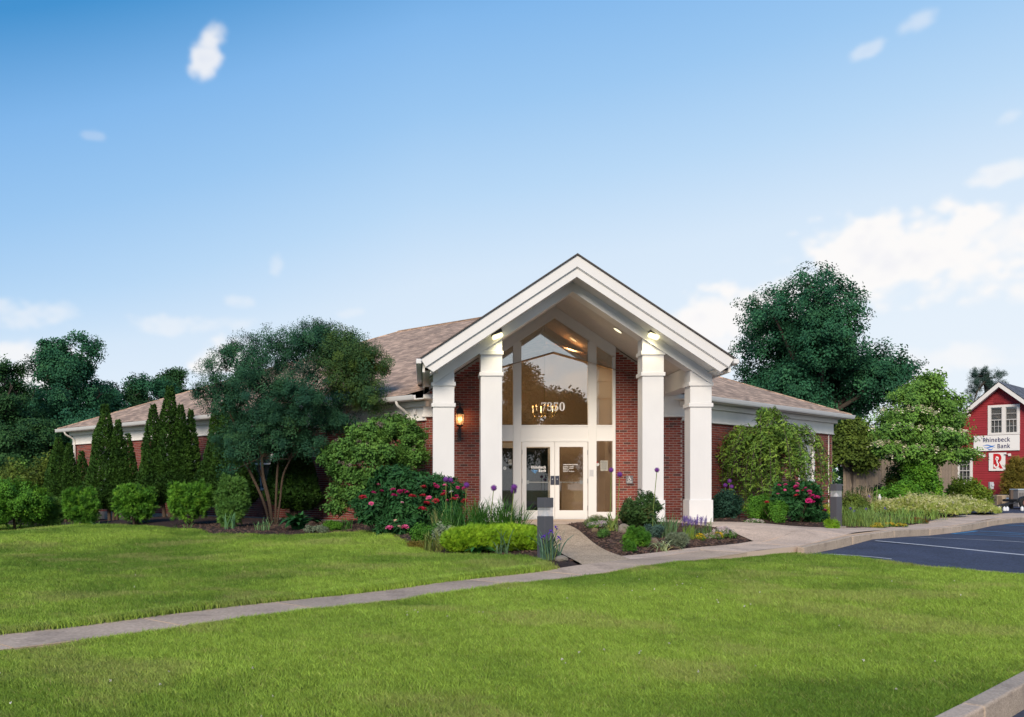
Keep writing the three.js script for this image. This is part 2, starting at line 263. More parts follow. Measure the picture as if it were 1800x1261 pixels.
// ---------------------------------------------------------------- the bank: two brick wings meeting at a chamfered corner with a gabled portico
const font = await new FontLoader().loadAsync('fonts/droid/droid_sans_bold.typeface.json');
const serif = await new FontLoader().loadAsync('fonts/droid/droid_serif_bold.typeface.json');
const text = (str, size, x, y, z, f = font, thick = 0.003) => { const g = new TextGeometry(str, { font: f, size, depth: thick, curveSegments: 3, bevelEnabled: false }); return g.translate(x, y, z); };
const CX = 3.645, DW = 27.1, P0 = [CX, 0, -DW];
const bank = thing('bank_building', 'red brick bank with white gabled portico, tall glass entrance and low hipped roof', 'building', P0);
const bp = (name, gs, mat) => { const m = obj(name, gs, mat, bank); m.position.set(-P0[0], 0, -P0[2]); return m; };   // parts drawn in world metres

// bricks
const BL = 0.2133, BH = 0.0677, bg = metreUV(new THREE.BoxGeometry(1, 1, 1));
const brickBump = withRep(T.rough, 1.5), brickMats = [[0.31, 0.06, 0.042], [0.36, 0.075, 0.05], [0.25, 0.048, 0.037], [0.32, 0.085, 0.06], [0.14, 0.052, 0.044]].map((c) => std(c, 0.9, { bumpMap: brickBump, bumpScale: 0.004, map: T.grain }));
const brickStuffMat = std([1, 1, 1], 0.9, { bumpMap: brickBump, bumpScale: 0.004, map: T.grain });
function brickWall(name, len, y0, yTop, top, [x, z], turn, holes, seed, pick) {
  // a mortar wall with openings, and bricks in running bond standing 8 mm proud of it
  const hs = holes.map(([a, b, c, d]) => [[a, c], [b, c], [b, d], [a, d]]), ptsTop = top.map(([a, b]) => [a, b]);
  const wall = obj(name, extrude([[0, y0], [len, y0], ...ptsTop.slice().reverse()], 0.3, -0.3, hs), M.mortar, bank);
  wall.position.set(x - P0[0], 0, z - P0[2]); wall.rotation.y = turn;
  const topAt = (u) => { for (let i = 1; i < top.length; i++) if (u <= top[i][0] + 1e-6) return lerp(top[i - 1][1], top[i][1], (u - top[i - 1][0]) / (top[i][0] - top[i - 1][0])); return top[top.length - 1][1]; };
  const rnd = RNG(seed), list = [], gap = 0.014;
  for (let row = 0, y = y0; y < yTop - 0.02; row++, y += BH) {
    for (let u = row % 2 ? -BL / 2 : 0; u < len; u += BL) {
      let a = Math.max(u, 0) + gap / 2, b = Math.min(u + BL, len) - gap / 2; const c = y + gap / 2, d = y + BH - gap / 2;
      for (const [ha, hb, hc, hd] of holes) if (d > hc && c < hd) { if (a >= ha && b <= hb) { b = a; } else if (a < ha && b > ha) b = ha - gap; else if (a < hb && b > hb) a = hb + gap; }
      const lim = Math.min(topAt(clamp(a, 0, len)), topAt(clamp(b, 0, len))) - 0.002;
      if (b - a < 0.03 || c > lim - 0.02) continue;
      list.push([(a + b) / 2, (c + Math.min(d, lim)) / 2, b - a, Math.min(d, lim) - c, rnd(), rnd()]);
    }
  }
  const chosen = pick ? list.filter(([u, y]) => pick(u, y)).slice(0, 150) : [], set = new Set(chosen), rest = list.filter((b) => !set.has(b));
  const tone = (t) => (t < 0.07 ? 4 : t < 0.35 ? 0 : t < 0.6 ? 1 : t < 0.8 ? 2 : 3);
  for (const [u, y, w, h, t, k] of chosen) { const m = raw('brick', bg, brickMats[tone(t)], wall); m.position.set(u, y, -0.02 + k * 0.003); m.scale.set(w, h, 0.056); }
  const im = new THREE.InstancedMesh(bg, brickStuffMat, rest.length), o = new THREE.Object3D(), c = new THREE.Color();
  rest.forEach(([u, y, w, h, t, k], i) => { o.position.set(u, y, -0.02 + k * 0.003); o.scale.set(w, h, 0.056); o.updateMatrix(); im.setMatrixAt(i, o.matrix); const q = 0.85 + 0.3 * k; im.setColorAt(i, c.copy(brickMats[tone(t)].color).multiplyScalar(q)); });
  im.name = 'brickwork'; im.userData.kind = 'stuff'; im.castShadow = im.receiveShadow = true; wall.add(im);
  return wall;
}
const LWx = -15.25, LWz = -42.4, LEN_L = 21.64, LEN_R = 10.14, BT = 2.75;      // left wing starts at its far end; brick top
const ceil = (x) => 5.9 - 0.6626 * Math.abs(x - CX);
// windows of the wings as [from, to, sill, head] along the wall
const winL = [[2.2, 4.8, 0.78, 2.55], [7.2, 9.8, 0.78, 2.55], [13.1, 15.7, 0.78, 2.55]], winR = [[7.45, 8.7, 1.08, BT - 0.003]];
brickWall('brick_wall', LEN_L, -0.12, BT, [[0, BT], [LEN_L, BT]], [LWx, LWz], -Math.PI / 4, winL, 21);
brickWall('brick_wall', LEN_R, -0.12, BT, [[0, BT], [LEN_R, BT]], [7.2, -27.1], Math.PI / 4, winR, 22);
// the two flanks of the glazed entrance; bricks in plain view are single pieces
const fl = (u) => ceil(0.05 + u) - 0.03, fr = (u) => ceil(5.345 + u) - 0.03;
brickWall('brick_wall', 1.895, -0.1, 4.9, [[0, fl(0)], [1.895, fl(1.895)]], [0.05, -DW], 0, [], 23, (u, y) => u > 0.78 && u < 1.6 && y > 0.85 && y < 3.9);
brickWall('brick_wall', 1.855, -0.1, 4.9, [[0, fr(0)], [1.855, fr(1.855)]], [5.345, -DW], 0, [], 24, (u, y) => (u < 0.65 || u > 1.3) && y > 0.3 && y < 3.6);
// concrete footings under the wings
for (const [len, p, a] of [[LEN_L, [LWx, LWz], -Math.PI / 4], [LEN_R, [7.2, -27.1], Math.PI / 4]]) { const m = obj('footing', box(len, 0.55, 0.4, len / 2, -0.397, -0.17, 0.02), M.concrete, bank); m.position.set(p[0] - P0[0], 0, p[1] - P0[2]); m.rotation.y = a; }
// back walls close the plan
bp('rear_wall', [quad([14.4, 3.3, -34.3], [14.4, -0.6, -34.3], [-4.6, -0.6, -53.1], [-4.6, 3.3, -53.1]), quad([-4.6, 3.3, -53.1], [-4.6, -0.6, -53.1], [-15.25, -0.6, -42.4], [-15.25, 3.3, -42.4])], M.mortar);

// cornice of each wing: frieze, bed mould, soffit and gutter, piece by piece
function cornice(len, p, a, ext0, ext1) {
  const put = (n, g, m) => { const k = obj(n, g, m, bank); k.position.set(p[0] - P0[0], 0, p[1] - P0[2]); k.rotation.y = a; return k; };
  put('frieze', [box(len + 0.08, 0.37, 0.05, len / 2, BT + 0.185, 0.035, 0.006), box(len + 0.1, 0.035, 0.08, len / 2, BT + 0.0, 0.045, 0.006)], M.trim);
  put('cornice_board', [box(len + 0.3, 0.15, 0.14, len / 2, BT + 0.445, 0.09, 0.01)], M.trim);
  put('soffit', box(len + 0.9, 0.03, 0.52, len / 2, BT + 0.545, 0.27), M.trim);
  const x0 = -ext0, x1 = len + ext1, prof = [[0, 0], [0.085, 0], [0.105, 0.035], [0.125, 0.1], [0.13, 0.13], [0.115, 0.13], [0.1, 0.09], [0.08, 0.015], [0.012, 0.012], [0.012, 0.13], [0, 0.13]];
  const s = new THREE.Shape(prof.map(([u, v]) => new THREE.Vector2(u, v))), g = new THREE.ExtrudeGeometry(s, { depth: x1 - x0, bevelEnabled: false }).rotateY(-Math.PI / 2).scale(1, 1, 1);
  g.translate(x1, BT + 0.53, 0.49); put('gutter', [g, box(0.006, 0.12, 0.11, x0 + 0.003, BT + 0.593, 0.55)], M.white);
}
cornice(LEN_L, [LWx, LWz], -Math.PI / 4, 0.55, 0.1); cornice(LEN_R, [7.2, -27.1], Math.PI / 4, 0.15, 0.55);
// frieze blocks over the flanks beside the portico
bp('frieze', [bar(-0.02, 0.62, 2.86, 3.46, -27.12, -27.02, 0.01), bar(-0.05, 0.64, 2.83, 2.9, -27.12, -26.99, 0.01)], M.trim); bp('frieze', [bar(6.62, 7.26, 2.86, 3.46, -27.12, -27.02, 0.01), bar(6.6, 7.29, 2.83, 2.9, -27.12, -26.99, 0.01)], M.trim);

// windows of the wings
const paneMat = new THREE.MeshPhysicalMaterial({ color: rgb(0.8, 0.82, 0.82), roughness: 0.02, transmission: 1, thickness: 0, ior: 1.9 });
const clearPane = new THREE.MeshPhysicalMaterial({ color: rgb(0.86, 0.85, 0.82), roughness: 0.01, transmission: 1, thickness: 0, ior: 1.7 });
function sashWindow(w, y0, y1, muntins, parent, px, pz, turn, deep = 0.12) {
  const W = obj('window', [bar(-w / 2, w / 2, y1 - 0.09, y1, -deep, 0.025, 0.006), bar(-w / 2, w / 2, y0, y0 + 0.07, -deep, 0.05, 0.006), bar(-w / 2, -w / 2 + 0.09, y0 + 0.072, y1 - 0.092, -deep, 0.024, 0.006), bar(w / 2 - 0.09, w / 2, y0 + 0.072, y1 - 0.092, -deep, 0.024, 0.006)], M.frame, parent);
  W.position.set(px, 0, pz); W.rotation.y = turn;
  const ym = (y0 + y1) / 2, sash = [bar(-w / 2 + 0.09, w / 2 - 0.09, ym - 0.025, ym + 0.025, -0.07, -0.02)];
  for (let i = 1; i <= muntins; i++) { const u = lerp(-w / 2 + 0.09, w / 2 - 0.09, i / (muntins + 1)), k = i === (muntins + 1) / 2 && w > 2 ? 0.05 : 0.011; sash.push(bar(u - k, u + k, y0 + 0.07, y1 - 0.09, -0.065, -0.024)); }
  obj('sash', sash, M.frame, W);
  obj('pane', box(w - 0.17, y1 - y0 - 0.15, 0.006, 0, ym - 0.01, -0.05), paneMat, W);
  obj('room_shade', box(w - 0.16, y1 - y0 - 0.14, 0.02, 0, ym - 0.01, -0.16), std([0.24, 0.22, 0.2], 0.9), W);
  return W;
}
const onWall = (p, a, u) => [p[0] + Math.cos(a) * u - P0[0], p[1] - Math.sin(a) * u - P0[2]];
for (const [a, b, c, d] of winL) { const [x, z] = onWall([LWx, LWz], -Math.PI / 4, (a + b) / 2); sashWindow(b - a, c, d, 3, bank, x, z, -Math.PI / 4); }
for (const [a, b, c, d] of winR) { const [x, z] = onWall([7.2, -27.1], Math.PI / 4, (a + b) / 2); sashWindow(b - a, c, d, 1, bank, x, z, Math.PI / 4); }
// downspouts
const spout = (u, p, a, y0) => { const m = obj('downspout', [tube([V(0, BT + 0.54, 0.55), V(0, BT + 0.42, 0.5), V(0, BT + 0.2, 0.14), V(0, BT - 0.1, 0.1)], 0.042, 12, 8), box(0.085, BT - y0, 0.075, 0, (BT + y0) / 2 - 0.08, 0.1, 0.012)], M.trim, bank); const [x, z] = onWall(p, a, u); m.position.set(x, 0, z); m.rotation.y = a; };
spout(0.25, [LWx, LWz], -Math.PI / 4, -0.2); spout(LEN_L - 0.62, [LWx, LWz], -Math.PI / 4, -0.2); 
{ const m = obj('conduit', box(0.025, BT + 0.1, 0.025, 0, BT / 2 - 0.05, 0.03), M.trim, bank), [x, z] = onWall([7.2, -27.1], Math.PI / 4, LEN_R - 0.32); m.position.set(x, 0, z); m.rotation.y = Math.PI / 4; }
{ const m = obj('photocell_box', box(0.09, 0.15, 0.08, 0, BT + 0.24, 0.1, 0.015), M.trim, bank), [x, z] = onWall([LWx, LWz], -Math.PI / 4, LEN_L - 0.33); m.position.set(x, 0, z); m.rotation.y = -Math.PI / 4; }

// roofs: asphalt shingles in stepped courses
const shingleTex = (base) => tex(1024, (() => {
  const rows = 32, rnd = RNG(9), tones = []; for (let r = 0; r < rows; r++) { const row = []; let u = rnd() * 0.06; while (u < 1) { const w = 0.035 + rnd() * 0.05; row.push([u, rnd()]); u += w; } tones.push(row); }
  return (u, v) => { const r = Math.floor(v * rows) % rows, f = v * rows - Math.floor(v * rows), row = tones[r]; let t = row[row.length - 1][1], e = 1; for (const [a, k] of row) { if (u >= a) { t = k; e = u - a; } } const g = fbm(u * 200, v * 200, 3, 2, 200), m = fbm(u * 5, v * 5, 7, 4, 5), k = 0.72 + 0.3 * t + 0.22 * (g - 0.5) + 0.25 * (m - 0.5) - (f < 0.1 ? 0.28 : 0) - (e < 0.003 ? 0.14 : 0); return base.map((c) => c * k); };
})());
const shingleBump = tex(512, (u, v) => { const f = v * 32 - Math.floor(v * 32); return 255 * (0.95 - 0.75 * f) + 20 * (fbm(u * 100, v * 100, 3, 2, 100) - 0.5); }, false);
const shingle = (base) => std([0.78, 0.76, 0.75], 0.95, { map: withRep(shingleTex(base), 0.22), bumpMap: withRep(shingleBump, 0.22), bumpScale: 0.012 });
M.roof = shingle([222, 190, 164]);
function roofFace(pts) {                                            // uv: along the eave, up the slope
  const g = quad(...pts), n = V(...g.attributes.normal.array.slice(0, 3)), up = V(0, 1, 0).addScaledVector(n, -n.y).normalize(), along = up.clone().cross(n), uv = [], p = g.attributes.position, v = V(0, 0, 0);
  for (let i = 0; i < p.count; i++) { v.fromBufferAttribute(p, i); uv.push(v.dot(along), v.dot(up)); }
  g.setAttribute('uv', new THREE.Float32BufferAttribute(uv, 2)); return g;
}
const K = Math.SQRT1_2, EV = 3.43, PITCH = 0.403, uvw = (u, v, h) => [3.62 + (v - u) * K, h, -23.5 - (u + v) * K];
{
  const A = uvw(16.7, 10, EV + 10.5 * PITCH), B = uvw(10, 10, EV + 10.5 * PITCH), C = uvw(2.45, 2.45, EV + 2.95 * PITCH), H = uvw(4.6, 10.6, EV + 5.1 * PITCH), L = uvw(27.2, -0.5, EV), L2 = uvw(27.2, 15.7, EV), R = uvw(-0.5, 15.7, EV), E1 = uvw(5.4, -0.5, EV), E2 = uvw(-0.5, 5.4, EV);
  const roof = raw('roof', mergeGeometries([roofFace([L, E1, C, B, A]), roofFace([E2, R, H, B, C]), roofFace([L2, L, A]), roofFace([R, L2, H]), roofFace([H, A, B]), roofFace([H, L2, A])]), M.roof, bank);
  roof.position.set(-P0[0], 0, -P0[2]);
  const ridge = (p, q, w = 0.11) => { const m = raw('ridge_cap', metreUV(limb(V(...p), V(...q), w, w, 5)), M.roof, roof); return m; };
  ridge(A, B, 0.06); ridge(L, A, 0.03); ridge(R, H, 0.03);
}
const chev = (apTop, apBot, half, z0, z1, half2 = half) => extrude([[CX - half, apTop - 0.6626 * half], [CX, apTop], [CX + half, apTop - 0.6626 * half], [CX + half2, apBot - 0.6626 * half2], [CX, apBot], [CX - half2, apBot - 0.6626 * half2]], Math.abs(z1 - z0), Math.min(z0, z1));
{
  const e = 3.78, yE = 6.425 - 0.6626 * e, t = 0.035;
  const pr = raw('portico_roof', mergeGeometries([roofFace([[CX - e, yE, -34.5], [CX - e, yE, -23.04], [CX, 6.425, -23.04], [CX, 6.425, -34.5]]), roofFace([[CX + e, yE, -23.04], [CX + e, yE, -34.5], [CX, 6.425, -34.5], [CX, 6.425, -23.04]])]), M.roof, bank); pr.position.set(-P0[0], 0, -P0[2]);
  const deck = obj('roof_deck', chev(6.42, 6.398, e - 0.005, -23.05, -34.4), std([0.1, 0.09, 0.09], 0.95), bank); deck.position.set(-P0[0], 0, -P0[2]);
}
// gable front: two stepped rake boards, soffit, beam
bp('rake_board', chev(6.387, 6.12, 3.72, -23.1, -23.17, 3.6), M.white);
bp('rake_board', chev(6.125, 5.89, 3.6, -23.16, -23.26, 3.42), M.white);
bp('rake_moulding', chev(6.15, 6.1, 3.62, -23.13, -23.16, 3.6), M.white);
bp('gable_soffit', chev(5.96, 5.915, 3.5, -23.25, -23.84), M.white);
bp('gable_beam', chev(5.96, 5.668, 3.42, -23.82, -24.32), M.white);
bp('portico_ceiling', chev(5.95, 5.9, 3.5, -24.3, -27.11), std([0.66, 0.63, 0.6], 0.7, { map: withRep(T.fine, 0.6) }));
// eaves of the portico: gutter, fascia and soffit running back on both sides
for (const s of [-1, 1]) {
  const X = (v) => CX + s * v, g2 = [bar(Math.min(X(3.7), X(3.83)), Math.max(X(3.7), X(3.83)), 3.8, 3.92, -23.02, -28.6, 0.02)];
  bp('gutter', g2, M.white);
  bp('eave_fascia', bar(Math.min(X(3.62), X(3.68)), Math.max(X(3.62), X(3.68)), 3.62, 3.86, -23.2, -28.6, 0.004), M.trim);
  bp('eave_soffit', quad([X(3.3), 3.68, -23.26], [X(3.64), 3.66, -23.26], [X(3.64), 3.66, -27.1], [X(3.3), 3.68, -27.1]), M.trim);
  bp('side_beam', [bar(Math.min(X(2.95), X(3.38)), Math.max(X(2.95), X(3.38)), 3.42, 3.9, -24.3, -27.1, 0.006)], M.white);
}
// four square columns, each with base block, shaft, two bands and a head that runs up into the beam
function column(cx, yb2, yb1) {
  const w = 0.525, zf = -23.88, zc = zf - w / 2, y0 = G(cx, zc) - 0.02, in1 = Math.abs(cx - CX) < 2.5;
  const top = (x) => 5.75 - 0.6626 * Math.abs(x - CX);
  const c = obj('column', [box(w, yb2 - 0.5 - y0, w, cx, (yb2 - 0.5 + y0) / 2, zc, 0.008), extrude([[cx - w / 2, yb2 - 0.5], [cx + w / 2, yb2 - 0.5], [cx + w / 2, top(cx + w / 2)], [cx - w / 2, top(cx - w / 2)]], w, zc - w / 2)], M.white, bank);
  c.position.set(-P0[0], 0, -P0[2]);
  obj('column_base', box(w + 0.06, 0.56, w + 0.06, cx, y0 + 0.29, zc, 0.008), M.white, c);
  obj('column_band', box(w + 0.07, 0.095, w + 0.07, cx, yb2 - 0.045, zc, 0.008), M.white, c); obj('column_band', box(w + 0.07, 0.095, w + 0.07, cx, yb1 - 0.045, zc, 0.008), M.white, c);
}
column(CX - 3.16, 3.455, 2.94); column(CX - 1.985, 4.22, 3.7); column(CX + 1.985, 4.22, 3.7); column(CX + 3.16, 3.455, 2.94);

// glazed entrance wall, drawn round the axis of the gable; front face of the frames at FZ
const FZ = -27.06, fx = (v) => CX + v, gl = (v) => 5.62 - 0.6626 * Math.abs(v);
bp('glass_wall_frame', [
  bar(fx(-1.69), fx(-1.61), 0, gl(1.65) - 0.02, FZ, FZ - 0.12, 0.006), bar(fx(1.61), fx(1.69), 0, gl(1.65) - 0.02, FZ, FZ - 0.12, 0.006),
  bar(fx(-1.16), fx(-0.93), 0, gl(1.04), FZ + 0.012, FZ - 0.13, 0.006), bar(fx(0.93), fx(1.16), 0, gl(1.04), FZ + 0.012, FZ - 0.13, 0.006),
  bar(fx(-0.932), fx(0.932), 2.215, 2.565, FZ - 0.01, FZ - 0.1), bar(fx(-0.932), fx(0.932), 2.565, 2.61, FZ + 0.004, FZ - 0.11, 0.005), bar(fx(-0.932), fx(0.932), 2.14, 2.215, FZ + 0.004, FZ - 0.11, 0.005),
  bar(fx(-1.612), fx(-1.158), 2.215, 2.565, FZ - 0.01, FZ - 0.1), bar(fx(1.158), fx(1.612), 2.215, 2.565, FZ - 0.01, FZ - 0.1),
  bar(fx(-1.612), fx(-1.158), 2.565, 2.61, FZ + 0.003, FZ - 0.11), bar(fx(1.158), fx(1.612), 2.565, 2.61, FZ + 0.003, FZ - 0.11), bar(fx(-1.612), fx(-1.158), 2.165, 2.215, FZ + 0.003, FZ - 0.11), bar(fx(1.158), fx(1.612), 2.165, 2.215, FZ + 0.003, FZ - 0.11),
  bar(fx(-1.612), fx(-1.158), 0, 0.19, FZ + 0.003, FZ - 0.1, 0.006), bar(fx(1.158), fx(1.612), 0, 0.19, FZ + 0.003, FZ - 0.1, 0.006),
  bar(fx(-0.932), fx(0.932), -0.05, 0.012, FZ + 0.01, FZ - 0.12),
], M.frame);
bp('glass_wall_head', chev(5.9, 5.62, 1.69, FZ + 0.03, FZ - 0.1, 1.69), M.white);
bp('glazing_bead', [chev(5.622, 5.59, 1.61, FZ + 0.005, FZ - 0.08)], M.frame);
const pane = (pts, mat = clearPane) => { const m = bp('glass_pane', extrude(pts.map(([v, y]) => [fx(v), y]), 0.006, FZ - 0.06), mat); return m; };
const tinted = new THREE.MeshPhysicalMaterial({ color: rgb(0.9, 0.84, 0.72), roughness: 0.008, transmission: 1, thickness: 0, ior: 3.6 });
const big = pane([[-0.93, 2.6], [0.93, 2.6], [0.93, gl(0.93)], [0, gl(0)], [-0.93, gl(0.93)]], tinted);
for (const s of [-1, 1]) { const a = Math.min(s * 1.16, s * 1.61), b = Math.max(s * 1.16, s * 1.61); pane([[a, 2.6], [b, 2.6], [b, gl(b)], [a, gl(a)]], tinted); pane([[a, 0.19], [b, 0.19], [b, 2.17], [a, 2.17]]); }
{ const g = text('7350', 0.235, 0, 0, 0, serif); g.computeBoundingBox(); const w = g.boundingBox.max.x; g.scale(0.67 / w, 1, 1).translate(3.259, 3.011, FZ - 0.05); obj('house_number', g, std([0.85, 0.84, 0.82], 0.6), big); }
// the logo: three pale blue waves, also used on the sign of the red house
function waves(w, h, z, x0, y0, slant = 0) {
  const gs = [];
  [[0, 0.62, 0, 1], [0.14, 0.3, 0.12, 0.95], [0.36, 0, 0.36, 0.8]].forEach(([dx, y, a, b]) => { const s = new THREE.Shape(), n = 16, f = (t) => Math.sin(t * Math.PI * 2.6) * 0.11; for (let i = 0; i <= n; i++) { const t = lerp(a, b, i / n), yy = y + f(t + y); i ? s.lineTo(t * w, (yy + 0.3) * h) : s.moveTo(t * w, (yy + 0.3) * h); } for (let i = n; i >= 0; i--) { const t = lerp(a, b, i / n); s.lineTo(t * w, (y + f(t + y) + 0.3 - 0.19 * Math.sin((i / n) * Math.PI) - 0.02) * h); } gs.push(new THREE.ExtrudeGeometry(s, { depth: 0.003, bevelEnabled: false }).translate(x0, y0, z)); });
  return gs;
}
const letterWhite = std([0.8, 0.8, 0.8], 0.6), letterBlue = std([0.1, 0.35, 0.7], 0.6), metalEdge = std([0.62, 0.6, 0.57], 0.4);
function doorLeaf(x0, x1, side) {
  const d = bp('door', [bar(x0, x1, 2.0, 2.135, FZ, FZ - 0.045, 0.004), bar(x0, x1, 0.015, 0.235, FZ, FZ - 0.045, 0.004), bar(x0, x0 + 0.125, 0.235, 2.0, FZ, FZ - 0.045, 0.004), bar(x1 - 0.125, x1, 0.235, 2.0, FZ, FZ - 0.045, 0.004)], M.frame);
  obj('door_pane', bar(x0 + 0.12, x1 - 0.12, 0.23, 2.005, FZ - 0.018, FZ - 0.024), clearPane, d);
  obj('push_bar', [bar(x0 + 0.13, x1 - 0.13, 1.0, 1.03, FZ - 0.06, FZ - 0.09, 0.008), bar(side < 0 ? x0 + 0.1 : x1 - 0.2, side < 0 ? x0 + 0.2 : x1 - 0.1, 0.97, 1.07, FZ - 0.046, FZ - 0.1)], M.steel, d);
  const hx = side < 0 ? x1 - 0.062 : x0 + 0.062; obj('lock_plate', box(0.11, 0.25, 0.012, hx, 1.07, FZ + 0.006, 0.004), std([0.03, 0.035, 0.06], 0.4), d); obj('lock_cylinder', new THREE.CylinderGeometry(0.018, 0.018, 0.02, 12).rotateX(Math.PI / 2).translate(hx, 1.1, FZ + 0.015), M.steel, d);
  for (const y of [0.3, 1.05, 1.85]) obj('hinge', new THREE.CylinderGeometry(0.012, 0.012, 0.13, 8).translate(side < 0 ? x0 + 0.002 : x1 - 0.002, y, FZ + 0.008), M.steel, d);
  return d;
}
const dl = doorLeaf(fx(-0.915), fx(-0.004), -1), dr = doorLeaf(fx(0.004), fx(0.915), 1);
const fitText = (s, size, w, x, y, z) => { const g = text(s, size, 0, 0, 0); g.computeBoundingBox(); return g.scale(w / g.boundingBox.max.x, 1, 1).translate(x, y, z); };
obj('logo_lettering', [fitText('Rhinebeck', 0.075, 0.42, 2.982, 1.398, FZ - 0.016), fitText('Bank', 0.075, 0.21, 3.195, 1.303, FZ - 0.016)], letterWhite, dl); obj('logo_waves', waves(0.2, 0.09, FZ - 0.016, 2.982, 1.271), letterBlue, dl);
obj('hours_lettering', [['Lobby & Drive-Up Hours', 0.034, 0.41, 818], ['Monday - Friday', 0.026, 0.3, 821.5], ['8:30am - 5:00pm', 0.026, 0.29, 824.2], ['Saturday', 0.026, 0.16, 827], ['8:30am - 12:30pm', 0.026, 0.31, 829.6]].map(([s, z, w, y]) => fitText(s, z, w, 3.876, 0.86 + (858 - y) * 0.01582, FZ - 0.016)), letterWhite, dr);

// the lobby behind the glass: floor, walls, sloped ceiling, inner doors
const wallTan = std([0.5, 0.38, 0.27], 0.85, { map: withRep(T.fine, 0.4) }), IZ = -31.2;
bp('lobby', [bar(fx(-1.75), fx(1.75), -0.06, -0.005, FZ - 0.1, IZ), bar(fx(-1.85), fx(-1.7), 0, 4.9, FZ - 0.14, IZ), bar(fx(1.7), fx(1.85), 0, 4.9, FZ - 0.14, IZ), extrude([[fx(-1.85), 0], [fx(1.85), 0], [fx(1.85), 4.62], [fx(0), 5.82], [fx(-1.85), 4.62]], 0.1, IZ - 0.1), chev(5.86, 5.78, 1.85, FZ - 0.12, IZ)], wallTan);
bp('inner_door_frame', [bar(fx(-0.8), fx(-0.72), 0, 2.12, -29.0, -29.08), bar(fx(0.06), fx(0.16), 0, 2.35, -29.0, -29.08), bar(fx(-1.7), fx(0.1), 2.05, 2.2, -28.99, -29.07), bar(fx(-1.7), fx(1.7), 2.45, 2.6, -28.98, -29.06), bar(fx(-0.72), fx(0.06), 0, 0.16, -29.0, -29.06)], metalEdge);
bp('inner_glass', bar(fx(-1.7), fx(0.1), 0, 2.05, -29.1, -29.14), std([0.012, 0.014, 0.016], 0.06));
bp('inner_wall', bar(fx(0.42), fx(1.7), 0, 2.45, -28.7, -28.8), wallTan);

// the chandelier hanging in the lobby
{
  const c = thing('chandelier', 'brass candle chandelier hanging in the lobby behind the number 7350', 'chandelier', [3.546, 3.0, -28.6]);
  obj('stem', [new THREE.CylinderGeometry(0.008, 0.008, 2.55, 6).translate(0, 1.35, 0), lathe([[0.001, -0.16], [0.04, -0.13], [0.02, -0.08], [0.065, -0.02], [0.05, 0.04], [0.02, 0.08], [0.03, 0.12], [0.01, 0.2]])], M.brass, c);
  const candle = std([0.75, 0.7, 0.6], 0.6), glow = std([0.9, 0.6, 0.3], 0.5, { emissive: rgb(1, 0.55, 0.18), emissiveIntensity: 4 });
  for (let i = 0; i < 6; i++) {
    const a = i * Math.PI / 3 + 0.35, x = Math.cos(a), z = Math.sin(a);
    const arm = obj('arm', [tube([V(x * 0.03, 0, z * 0.03), V(x * 0.14, -0.07, z * 0.14), V(x * 0.27, -0.05, z * 0.27), V(x * 0.35, 0.05, z * 0.35)], 0.012, 12, 6), lathe([[0.001, 0.04], [0.05, 0.06], [0.02, 0.055], [0.02, 0.09]]).translate(x * 0.35, 0, z * 0.35)], M.brass, c);
    obj('candle', new THREE.CylinderGeometry(0.015, 0.015, 0.13, 8).translate(x * 0.35, 0.15, z * 0.35), candle, arm);
    obj('bulb', lathe([[0.001, 0], [0.02, 0.025], [0.017, 0.05], [0.001, 0.09]], 8).translate(x * 0.35, 0.215, z * 0.35), glow, arm);
  }
  const L = new THREE.PointLight(rgb(1, 0.82, 0.6), 9, 0, 2); L.position.set(0, 0.3, 0); L.castShadow = true; L.shadow.radius = 1.5; c.add(L); L.name = 'chandelier_light';
}
// recessed light in the lobby's sloped ceiling
{
  const x = 4.429, d = thing('lobby_downlight', 'lit recessed downlight in the lobby ceiling seen through the tall glass', 'light', [x, 5.775 - 0.6626 * Math.abs(x - CX), -28.8]); d.rotation.z = -Math.atan(0.6626);
  obj('trim_ring', new THREE.TorusGeometry(0.13, 0.015, 6, 24).rotateX(Math.PI / 2), M.frame, d); obj('lens', new THREE.CylinderGeometry(0.12, 0.12, 0.012, 24), std([0.9, 0.85, 0.7], 0.5, { emissive: rgb(1, 0.88, 0.6), emissiveIntensity: 1.6 }), d);
  const L = new THREE.SpotLight(rgb(1, 0.85, 0.62), 30, 0, 0.7, 1, 2); L.position.set(0, -0.04, 0); L.target.position.set(1.2, -1.9, -1.6); L.castShadow = true; L.shadow.radius = 5; L.name = 'lobby_beam'; d.add(L, L.target);
}
